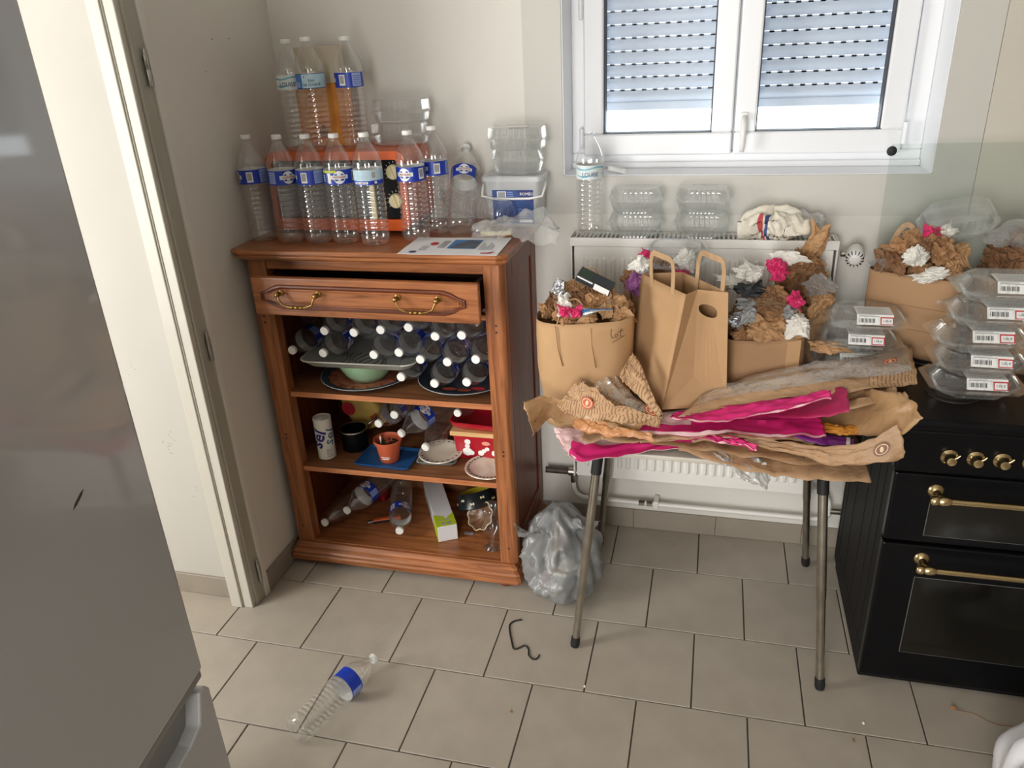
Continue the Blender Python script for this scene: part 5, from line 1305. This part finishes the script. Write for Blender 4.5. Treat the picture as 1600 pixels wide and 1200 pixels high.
# stove bag: boxy, rotated, with a strap handle
bE = full_bag('boxy kraft bag full of crumpled wrappers standing on the hob', (2.120, -.230, .913), -.50, .128, .072, .245, BAGK2, 21, e=7, amp=.025, a0=.96, b0=.98,
     handles=[('strap', arch(-.122, -.03, .066, .235, .12, .01))])
for z_ in (.085, .155): MB().rings([[( -.118, -.0735, z_ - .001), (.118, -.0735, z_ - .001), (.118, -.0735, z_ + .001), (-.118, -.0735, z_ + .001)], [(-.118, -.0750, z_ - .0002), (.118, -.0750, z_ - .0002), (.118, -.075, z_ + .0002), (-.118, -.075, z_ + .0002)]]).build('crease', BAGK2, bE)
bF = full_bag('full kraft bag at the rear of the hob behind the labelled trays', (2.395, -.205, .913), -.1, .115, .085, .235, BAGK2, 25, e=4, amp=.03)

# upright empty shopping bag with gusset, hand hole and two flat handles
sb = thing('shopping_bag', 'upright empty kraft shopping bag with flat handles and an oval hand hole', 'paper bag', (1.43, -.45, .806))
def g(p): return Vector((p[0] - 1.43, p[1] + .45, p[2] - .806))
A, Bq, C, D = (1.459, -.553, 1.165), (1.572, -.528, 1.166), (1.440, -.345, 1.168), (1.320, -.365, 1.166)
a_, b_, c_, d_ = (1.406, -.553, .8075), (1.590, -.505, .8075), (1.455, -.325, .8075), (1.285, -.36, .8075)
SBM = BAGK
def panel(name, pts, faces, matl=SBM, parent=sb, solid=.0014): return MB().add([g(p) for p in pts], faces).build(name, matl, parent, solid=solid)
def grid_panel(name, p00, p10, p11, p01, amp=.004, seed=0, n=12):
    vs = []
    for j in range(n + 1):
        for i in range(n + 1):
            u, v = i / n, j / n
            p = Vector(p00).lerp(Vector(p10), u).lerp(Vector(p01).lerp(Vector(p11), u), v)
            nn = (Vector(p10) - Vector(p00)).cross(Vector(p01) - Vector(p00)).normalized()
            p += nn * amp * (n3(u * 2, v * 2, 0, 1.2, seed)) * (4 * u * (1 - u)) ** .3 * (4 * v * (1 - v)) ** .2
            vs.append(g(p))
    return MB().add(vs, [(j * (n + 1) + i, j * (n + 1) + i + 1, (j + 1) * (n + 1) + i + 1, (j + 1) * (n + 1) + i) for j in range(n) for i in range(n)]).build(name, SBM, sb, smooth=True, solid=.0014)
grid_panel('broad_panel', d_, a_, A, D, .008, 3)
grid_panel('broad_panel', b_, c_, C, Bq, .008, 5)
panel('base', [a_, b_, c_, d_], [(0, 1, 2, 3)])
# front gusset: two halves folded inwards along a centre crease, a triangle at its foot; the hand hole is cut through
mt_ = Vector(A).lerp(Vector(Bq), .30) + Vector((-.004, .040, 0)); ml_ = Vector((1.492, -.514, .902))
def hole_panel(name, a, b, c, d, hc, hu, hv, seg=28):
    """quad a b c d (b-c right edge) with an oval hole cut out"""
    a, b, c, d = map(Vector, (a, b, c, d))
    def P_(u, v): return a.lerp(b, u).lerp(d.lerp(c, u), v)
    inner, outer = [], []
    for k in range(seg):
        t = 2 * PI * k / seg; cu, su = math.cos(t), math.sin(t)
        inner.append(P_(hc[0] + hu * cu, hc[1] + hv * abs(su) ** .8 * (1 if su > 0 else -1)))
        m_ = 1e9
        if cu > 1e-9: m_ = min(m_, (1 - hc[0]) / cu)
        if cu < -1e-9: m_ = min(m_, -hc[0] / cu)
        if su > 1e-9: m_ = min(m_, (1 - hc[1]) / su)
        if su < -1e-9: m_ = min(m_, -hc[1] / su)
        outer.append((hc[0] + m_ * cu, hc[1] + m_ * su))
    # snap to the corners
    for cu, cv in ((0, 0), (1, 0), (1, 1), (0, 1)):
        i = min(range(seg), key=lambda k: (outer[k][0] - cu) ** 2 + (outer[k][1] - cv) ** 2); outer[i] = (cu, cv)
    vs = [g(p) for p in inner] + [g(P_(u, v)) for u, v in outer]
    return MB().add(vs, [(k, (k + 1) % seg, seg + (k + 1) % seg, seg + k) for k in range(seg)]).build(name, SBM, sb, solid=.0014)
panel('gusset_half', [a_, ml_, mt_, A], [(0, 1, 2, 3)])
hole_panel('gusset_half', ml_, b_, Bq, mt_, (.36, .80), .30, .062)
panel('gusset_foot', [a_, b_, ml_], [(0, 1, 2)])
panel('rear_gusset', [d_, C, D, c_], [(0, 3, 1, 2)])
def strap(name, p0, p1, up, wv, hh=.10):
    p0, p1 = Vector(p0), Vector(p1); dr_ = (p1 - p0).normalized(); w2 = .0085
    up = Vector(up); th = dr_.cross(up).normalized() * .0009
    pts = [p0 - up * .06, p0 + up * hh * .62, p0 + up * hh * .93 + dr_ * .008, p0 + up * hh + dr_ * .018]
    pts = pts + [p1 + (p - p0) - 2 * dr_ * ((p - p0).dot(dr_)) for p in reversed(pts)]
    rr_ = []
    for i, p in enumerate(pts):
        t_ = (pts[min(i + 1, len(pts) - 1)] - pts[max(i - 1, 0)]).normalized(); s_ = t_.cross(th.normalized()).normalized() * w2
        rr_.append([g(p + s_ + th), g(p - s_ + th), g(p - s_ - th), g(p + s_ - th)])
    MB().rings(rr_).build(name, PM['KRAFTL'], sb)
nrm = (Vector(a_) - Vector(d_)).cross(Vector(D) - Vector(d_)).normalized() * -.003
strap('flat_handle', Vector(D).lerp(Vector(A), .26) - nrm, Vector(D).lerp(Vector(A), .74) - nrm, (-.06, .02, 1), 0, .082)
strap('flat_handle', Vector(C).lerp(Vector(Bq), .36) - nrm * 1.2, Vector(C).lerp(Vector(Bq), .90) - nrm * 1.2, (.03, .02, 1), 0, .082)

# crumpled wrappers
def crumple_mesh(seed, sub=4):
    """a wad of paper: flat facets meeting in creases, sharp valleys between them, a few corners sticking out"""
    bm = bmesh.new(); bmesh.ops.create_icosphere(bm, subdivisions=sub, radius=1)
    rr_ = random.Random(seed); rv = lambda: Vector((rr_.gauss(0, 1), rr_.gauss(0, 1), rr_.gauss(0, 1)))
    pl = [(rv().normalized(), rr_.uniform(.58, .95)) for _ in range(18)]
    ks = [(rv().normalized() * rr_.uniform(.7, 1.2), rr_.random()) for _ in range(4)]
    fins = [(rv().normalized(), rv(), rr_.uniform(.35, .75)) for _ in range(4)]
    sx = (rr_.uniform(.9, 1.25), rr_.uniform(.8, 1.1), rr_.uniform(.75, 1))
    for v in bm.verts:
        d = v.co.normalized(); r_ = 1.08
        for n, o_ in pl:
            c = d.dot(n)
            if c > .2: r_ = min(r_, o_ / c)
        dd = d + Vector((n3(d.x, d.y, d.z, 1.5, seed), n3(d.x, d.y, d.z, 1.5, seed + 3), 0)) * .25
        r_ *= .74 + .34 * min(1, min(abs(tri(dd.dot(k) + p)) for k, p in ks) * 2.6)
        p = d * r_
        for n, m_, h in fins:
            c = d.dot(n)
            if c > .80:
                t_ = (c - .80) / .20; m_ = (m_ - n * m_.dot(n)).normalized()
                p = p + n * h * t_ - m_ * p.dot(m_) * .8 * min(1, t_ * 2)
        v.co = Vector((p.x * sx[0], p.y * sx[1], p.z * sx[2]))
    me = bpy.data.meshes.new('wrapper'); bm.to_mesh(me); bm.free()
    return me
CM = {}
def crumple(name, mk, loc, r, label, cat, group=None, seed=None, sz=(1, 1, 1)):
    sd = (seed if seed is not None else R.randint(0, 6)) % 7
    if (sd, mk) not in CM:
        me = crumple_mesh(sd + 3) if (sd, None) not in CM else CM[(sd, None)].copy()
        if (sd, None) not in CM: CM[(sd, None)] = me.copy()
        me.materials.clear(); me.materials.append(PM[mk]); CM[(sd, mk)] = me
    o = bpy.data.objects.new(name, CM[(sd, mk)]); COL.objects.link(o)
    o.location = loc; o.scale = (r * sz[0], r * sz[1], r * sz[2]); o.rotation_euler = (R.uniform(-3, 3), R.uniform(-3, 3), R.uniform(-3, 3)) if sz == (1, 1, 1) else (R.uniform(-.3, .3), R.uniform(-.3, .3), R.uniform(-.4, .4))
    return tag(o, label, cat, group)
def fill(cx, cy, zr, a, b, dome, n, r, label, group, mats=('BROWN', 'BROWN2', 'BROWN3', 'BROWN2', 'BROWN')):
    """brown crumpled paper heaped over a bag's rim; nothing tells these apart"""
    for k in range(n):
        t = (k + .5) / n; rad = math.sqrt(t); an = k * 2.39996
        x, y = cx + a * rad * math.cos(an), cy + b * rad * math.sin(an)
        z = zr + dome * (1 - rad * rad) + R.uniform(-.01, .01)
        crumple('crumpled_paper', mats[k % len(mats)], (x, y, z), r * R.uniform(.85, 1.2), label, 'paper', group)
fill(1.16, -.437, 1.062, .128, .088, .070, 30, .034, 'crumpled brown paper heaped in the round kraft bag beside the cabinet', 'brown papers in the round bag')
fill(1.69, -.335, .995, .100, .074, .105, 22, .036, 'crumpled brown paper heaped in the taped kraft bag', 'brown papers in the taped bag')
fill(1.80, -.178, 1.035, .085, .034, .13, 16, .038, 'crumpled brown paper piled against the radiator end', 'brown papers by the radiator end')
fill(1.365, -.205, 1.085, .090, .042, .06, 10, .036, 'crumpled brown paper in the bag behind the shopping bag', 'brown papers behind the shopping bag')
fill(2.118, -.230, 1.162, .108, .056, .085, 20, .037, 'crumpled brown paper in the boxy bag on the hob', 'brown papers in the boxy bag')
fill(2.395, -.20, 1.165, .105, .070, .07, 16, .040, 'crumpled brown paper in the bag at the rear of the hob', 'brown papers at the rear of the hob')
W = lambda nm, mk, loc, r, lab, sz=(1, 1, 1), sd=None, cat='wrapper': crumple(nm, mk, loc, r, lab, cat, None, sd, sz)
# round bag
W('foil_wrapper', 'SILVER', (1.085, -.47, 1.145), .026, 'ball of silver foil in the round kraft bag')
W('tissue', 'WHITE', (1.115, -.505, 1.105), .040, 'white tissue at the front of the round kraft bag', sd=1)
W('pink_wrapper', 'PINKC', (1.112, -.540, 1.098), .020, 'magenta scrap lying on the white tissue in the round bag')
W('pink_wrapper', 'PINKC', (1.150, -.535, 1.096), .020, 'second magenta scrap, nearer the middle of the round bag')
bx = thing('dark_packet', 'dark green and black card packet with a white label in the round bag', 'packet', (1.195, -.470, 1.170), -.42); bx.rotation_euler = (.35, .42, -.1)
MB().box((-.055, -.022, -.012), (.055, .022, .012)).build('packet', PM['DARK'], bx, bevel=.002)
MB().box((.004, -.0226, -.010), (.052, -.0218, .011)).build('white_label', WHITEP, bx); MB().box((-.052, -.0226, .004), (-.002, -.0218, .009)).build('white_strip', WHITEP, bx)
MB().box((-.050, -.018, .0118), (-.012, .016, .0126)).build('green_print', mat('dark_green_print', s(46, 64, 44), .5, var=.1, vs=30), bx)
bx = thing('striped_wrapper', 'silver, blue and yellow striped wrapper at the rim of the round bag', 'wrapper', (1.205, -.515, 1.105), .2); bx.rotation_euler = (.5, -.15, .25)
q = MB(); vs = [(-.045 + .09 * i / 10, -.026 + .052 * j / 6, .010 * math.sin(3 * i / 10 + j * .6) + .004 * n3(i, j, 0, .7, 4)) for j in range(7) for i in range(11)]
q.add(vs, [(j * 11 + i, j * 11 + i + 1, (j + 1) * 11 + i + 1, (j + 1) * 11 + i) for j in range(6) for i in range(10)])
for j in range(6):
    for i in range(10): q.m[j * 10 + i] = (0, 2, 0, 1, 0, 0)[j]
q.build('foil', [PM['SILVER'], mat('yellow_print', s(206, 178, 84), .4, var=.05, vs=20), MIDBLUEP], bx, smooth=True, solid=.0008)
# behind the shopping bag
W('lilac_wrapper', 'LILAC', (1.300, -.27, 1.105), .045, 'purple and lilac wrapper beside the cord handle', sd=2)
W('tissue', 'WHITE', (1.315, -.265, 1.165), .034, 'white tissue above the purple wrapper', sd=4)
W('pink_wrapper', 'PINKC', (1.325, -.24, 1.195), .022, 'magenta scrap on the white tissue above the purple wrapper', sz=(1.3, 1, .6))
W('tissue', 'WHITE', (1.445, -.22, 1.175), .040, 'white tissue showing behind the flat handle of the shopping bag', sd=5)
W('pink_wrapper', 'PINKC', (1.425, -.26, 1.115), .046, 'big magenta wrapper between the two flat handles', sd=3)
W('film_wrapper', 'FILM', (1.475, -.235, 1.09), .040, 'clear crinkled film beside the big magenta wrapper', sd=0)
# taped bag
W('tissue', 'WHITE', (1.585, -.30, 1.125), .042, 'white wrapper by the rear flat handle in the taped bag', sz=(1.2, 1, .7), sd=1)
W('dark_wrapper', 'DARK', (1.640, -.335, 1.115), .045, 'black plastic wrapper in the taped bag', sz=(1.4, 1, .5), sd=5)
W('tissue', 'WHITE', (1.640, -.29, 1.160), .040, 'white paper over the black wrapper in the taped bag', sz=(1.4, 1, .6), sd=6)
W('grey_wrapper', 'GREY', (1.640, -.36, 1.085), .036, 'grey film wrapper below the black one in the taped bag', sz=(1.5, 1, .5), sd=2)
W('pink_wrapper', 'PINKC', (1.715, -.285, 1.165), .036, 'round magenta wrapper high in the taped bag', sd=2)
W('pink_wrapper', 'PINKC', (1.765, -.375, 1.105), .030, 'small magenta wrapper low at the edge of the taped bag', sd=4)
W('tissue', 'WHITE', (1.745, -.245, 1.195), .034, 'white card behind the round magenta wrapper', sz=(1.3, .6, .8), sd=0)
W('tissue', 'WHITE', (1.780, -.40, 1.035), .042, 'white tissue overhanging the rim of the taped bag', sd=3)
W('foil_wrapper', 'SILVER', (1.605, -.39, 1.035), .034, 'silver foil strip inside the taped bag rim', sz=(1.2, 1, .7), sd=6)
W('grey_wrapper', 'GREY', (1.635, -.395, 1.055), .036, 'grey paper scrap over the silver foil in the taped bag', sd=4)
W('grey_wrapper', 'GREY', (1.745, -.375, 1.065), .030, 'grey striped scrap under the small magenta wrapper', sd=1)
W('paper_wad', 'BROWN2', (1.690, -.415, 1.015), .052, 'pale brown wad spilling over the front rim of the taped bag', sz=(1.4, .8, .8), sd=2, cat='paper')
W('paper_wad', 'KRAFT', (1.690, -.37, 1.085), .042, 'folded kraft scrap in the middle of the taped bag', sz=(1.3, 1, .6), sd=5, cat='paper')
W('film_wrapper', 'FILM', (1.850, -.245, 1.105), .050, 'clear film wrapper bulging beside the radiator end', sd=1)
W('paper_wad', 'BROWN2', (1.862, -.235, 1.055), .050, 'brown paper wad under the clear film at the radiator end', sd=3, cat='paper')
W('paper_bag_scrap', 'BROWN2', (1.835, -.15, 1.215), .060, 'tall crumpled kraft bag end leaning on the radiator', sz=(.7, .7, 1.3), sd=6, cat='paper')
# hob bag
W('pink_wrapper', 'PINKC', (2.128, -.235, 1.262), .030, 'magenta and white wrapper on top of the boxy bag', sd=3)
W('tissue', 'WHITE', (2.165, -.21, 1.265), .034, 'white paper beside the magenta wrapper on the boxy bag', sz=(1.3, .8, .7), sd=5)
W('tissue', 'WHITE', (2.085, -.280, 1.215), .038, 'pinkish white paper in the middle of the boxy bag', sd=0)
W('tissue', 'WHITE', (2.125, -.318, 1.165), .040, 'white tissue at the front rim of the boxy bag', sz=(1.3, .8, .7), sd=1)
W('film_wrapper', 'FILM', (2.035, -.225, 1.178), .042, 'clear film scrap at the handle side of the boxy bag', sz=(1.4, 1, .7), sd=6)
W('film_wrapper', 'FILM', (2.36, -.215, 1.262), .075, 'clear film bag over the papers at the rear of the hob', sz=(1.5, 1, .6), sd=4)
W('paper_wad', 'BROWN2', (1.870, -.385, .965), .038, 'small kraft wad lying on the lower labelled trays', sz=(1.2, .8, .7), sd=0, cat='paper')

# rolled cloth with the tricolour stripe on the radiator
clo = thing('tea_towel', 'bunched off-white tea towel with a red and blue stripe on the radiator', 'cloth', (1.705, -.085, 1.2125))
q = MB(); nU, nV = 100, 26; vs = []; CLOTH = paper('off_white_cotton', s(222, 216, 200), rough=.9, bump=.3, bs=60)
for j in range(nV + 1):
    for i in range(nU + 1):
        u = i / nU; t = PI * j / nV
        a = 2 * PI * u
        rr_ = math.sin(t) * (1 + .20 * math.sin(3 * a + 2 + t) + .12 * tri(1.1 * a + .5 * t) + .05 * tri(2.7 * a - .9 * t))
        vs.append((.098 * rr_ * math.cos(a), .062 * rr_ * math.sin(a), max(0, .040 + .048 * math.cos(t) * (1 + .22 * math.sin(2 * a + .8)) + .016 * tri(1.6 * math.cos(a) + .9 * t + .8 * n3(math.cos(a), math.sin(a), t, 1.5, 2)) * math.sin(t) + .016 * n3(math.cos(a), math.sin(a), t, 1.8, 6))))
q.add(vs, [(j * (nU + 1) + i, (j + 1) * (nU + 1) + i, (j + 1) * (nU + 1) + i + 1, j * (nU + 1) + i + 1) for j in range(nV) for i in range(nU)])
RS = mat('red_stripe', s(190, 78, 84), .9, var=.05, vs=60); BS = mat('blue_stripe', s(66, 84, 134), .9, var=.05, vs=60)
for j in range(3, nV):
    for i in range(nU):
        if 66 <= i <= 67: q.m[j * nU + i] = 1
        if 69 <= i <= 70: q.m[j * nU + i] = 2
q.build('cloth', [CLOTH, RS, BS], clo, smooth=True)
W('film_wrapper', 'FILMW', (1.815, -.085, 1.255), .048, 'milky film bag bunched beside the tea towel on the radiator', sz=(1.2, .9, .9), sd=2)

# film bag hanging off the cabinet
q = MB(); nU, nV = 30, 14; vs = []
top_ = [(.760, -.235, 1.262), (.835, -.215, 1.282), (.905, -.185, 1.300), (.965, -.18, 1.325), (1.045, -.245, 1.262)]
bot_ = [(.775, -.330, 1.257), (.850, -.345, 1.262), (.915, -.35, 1.268), (.985, -.345, 1.245), (1.060, -.330, 1.252)]
pf = sheet_mesh(bot_, top_, 31, .016, nu=40, nv=16, bulge=.022).build('film_bag', FILMW, smooth=True)
tag(pf, 'crumpled clear plastic bag spilling over the cabinet edge by the leaflet', 'plastic bag')

# grey carrier bag on the floor
GREYB = clear('grey_bag_film', tint=(.66, .67, .67), haze=.40, hazecol=(.46, .47, .47, 1), lo=.04, hi=.30, rough=.3, bump=.3, bs=14)
gb = thing('grey_carrier_bag', 'grey see-through plastic bag of rubbish on the tiles beside the cabinet', 'plastic bag', (1.075, -.425, 0))
bm = bmesh.new(); bmesh.ops.create_icosphere(bm, subdivisions=5, radius=1)
for v in bm.verts:
    d = v.co.copy(); t = (d.z + 1) / 2
    w_ = (1 - .42 * t ** 1.5) * (1 + .16 * tri(math.atan2(d.y, d.x) * 1.1 + d.z * .7 + n3(d.x, d.y, d.z, 1.6, 2)) * (.3 + t) + .05 * tri(math.atan2(d.y, d.x) * 2.3 - d.z * 1.4 + n3(d.x, d.y, d.z, 2, 8)) * (.4 + t) + .08 * n3(d.x, d.y, d.z, 1.8, 3))
    z = .150 + .165 * d.z
    v.co = Vector((.160 * d.x * w_ - .035 * t * t, .200 * d.y * w_ + .05 * t, max(.003 if d.z < -.6 else .002, z * (1 + .05 * n3(d.x, d.y, d.z, 3, 9)))))
me = bpy.data.meshes.new('bag_skin'); bm.to_mesh(me); bm.free(); me.materials.append(GREYB)
me.polygons.foreach_set('use_smooth', [True] * len(me.polygons))
o = bpy.data.objects.new('bag_skin', me); COL.objects.link(o); o.parent = gb
q = MB(); 
for (x0, y0, lean, sd_) in ((-.085, -.01, -.05, 2), (.03, .06, .05, 5)):
    F_ = [(x0 - .035, y0 - .035, .235), (x0 + .01, y0 - .055, .255), (x0 + .055, y0 - .035, .24)]; B_ = [(x0 - .03 + lean, y0 - .05, .30), (x0 + .01 + lean, y0 - .10, .275), (x0 + .05 + lean, y0 - .05, .295)]
    m_ = sheet_mesh(F_, B_, sd_, .010, nu=14, nv=8, bulge=.012); m_.build('bag_handle', GREYB, gb, smooth=True)
for k, (nm, mk, x, y, z, r, lab) in enumerate([('paper_cup', 'WHITE', 1.045, -.555, .055, .045, 'white paper cup crumpled inside the grey bag near the floor'), ('tissue', 'WHITE', 1.015, -.50, .11, .05, 'white tissue pressed against the side of the grey bag'), ('receipt', 'WHITE', 1.12, -.52, .11, .045, 'pale receipt wad inside the grey bag by the table leg'), ('wrapper_brown', 'BROWN2', 1.085, -.545, .115, .03, 'tan wrapper inside the grey bag'), ('pink_wrapper', 'PINKW', 1.01, -.53, .06, .04, 'pale pink wrapper low in the grey bag'), ('dark_wrapper', 'DARK', 1.075, -.38, .17, .07, 'dark rubbish in the middle of the grey bag'), ('film_wrapper', 'FILMW', 1.13, -.50, .06, .05, 'milky film wad low in the grey bag'), ('tan_wrapper', 'KRAFTL', 1.04, -.47, .17, .05, 'tan paper wad high in the grey bag'), ('foil_wrapper', 'SILVER', 1.15, -.44, .10, .045, 'silver wrapper in the side of the grey bag away from the cabinet')]):
    W(nm, mk, (x + (1.075 - x) * .3, y + .045, z + .02), r * .85, lab, sd=k, cat='rubbish')
cord = MB().tube([lerp3([(.962, -.628, .003), (.938, -.640, .003), (.927, -.662, .003), (.938, -.700, .003), (.955, -.742, .003), (.968, -.768, .003), (.985, -.760, .003), (1.000, -.746, .003), (1.016, -.762, .003), (1.022, -.786, .003), (1.038, -.800, .003), (1.052, -.796, .003), (1.056, -.778, .003)], k / 60) for k in range(61)], .0026, 6).build('bootlace', RUBBER, smooth=True)
tag(cord, 'short black lace lying in an S on the tiles before the grey bag', 'lace')
# white bag close to the lens, and floor litter
wbm = bmesh.new(); bmesh.ops.create_icosphere(wbm, subdivisions=5, radius=1)
for v in wbm.verts:
    d = v.co.copy(); k = 1 + .13 * tri(math.atan2(d.y, d.x) * 1.2 + d.z) * (.4 + .3 * d.z) + .10 * n3(d.x, d.y, d.z, 2.2, 14)
    v.co = Vector((.215 * d.x * k, .20 * d.y * k, max(.002, .135 + .135 * d.z * k)))
me = bpy.data.meshes.new('white_bag'); wbm.to_mesh(me); wbm.free(); me.materials.append(mat('white_bag_film', s(232, 232, 236), .35, var=.02, vs=9, bump=.5, bs=16))
me.polygons.foreach_set('use_smooth', [True] * len(me.polygons))
o = bpy.data.objects.new('white_bag', me); COL.objects.link(o); o.location = (2.475, -1.125, -.0); tag(o, 'full white plastic bag on the tiles in front of the stove', 'plastic bag')
W('purple_scrap', 'LILAC', (2.40, -.935, .205), .022, 'purple scrap on top of the white plastic bag', sd=2)
for k, (x, y, r, lab) in enumerate([(2.279, -.753, .008, 'dark crumb of leaf on the tiles by the stove plinth'), (1.985, -.93, .005, 'tan crumb on the tiles before the table'), (2.02, -.86, .004, 'pale crumb on the tiles near the table leg'), (1.02, -1.02, .004, 'dark speck on the tiles in front of the cabinet'), (1.22, -.88, .004, 'pale crumb between the cord and the table leg')]):
    W('crumb', 'BROWN' if k in (0, 1, 3) else 'WHITE', (x, y, r * .6), r, lab, sd=k, cat='crumb')
hair = MB().tube([lerp3([(2.285, -.757, .001), (2.33, -.762, .001), (2.36, -.782, .001), (2.39, -.79, .001), (2.425, -.785, .001)], k / 20) for k in range(21)], .0009, 4).build('brown_string', PM['BROWN'])
tag(hair, 'thin brown string on the tiles in front of the stove', 'string')
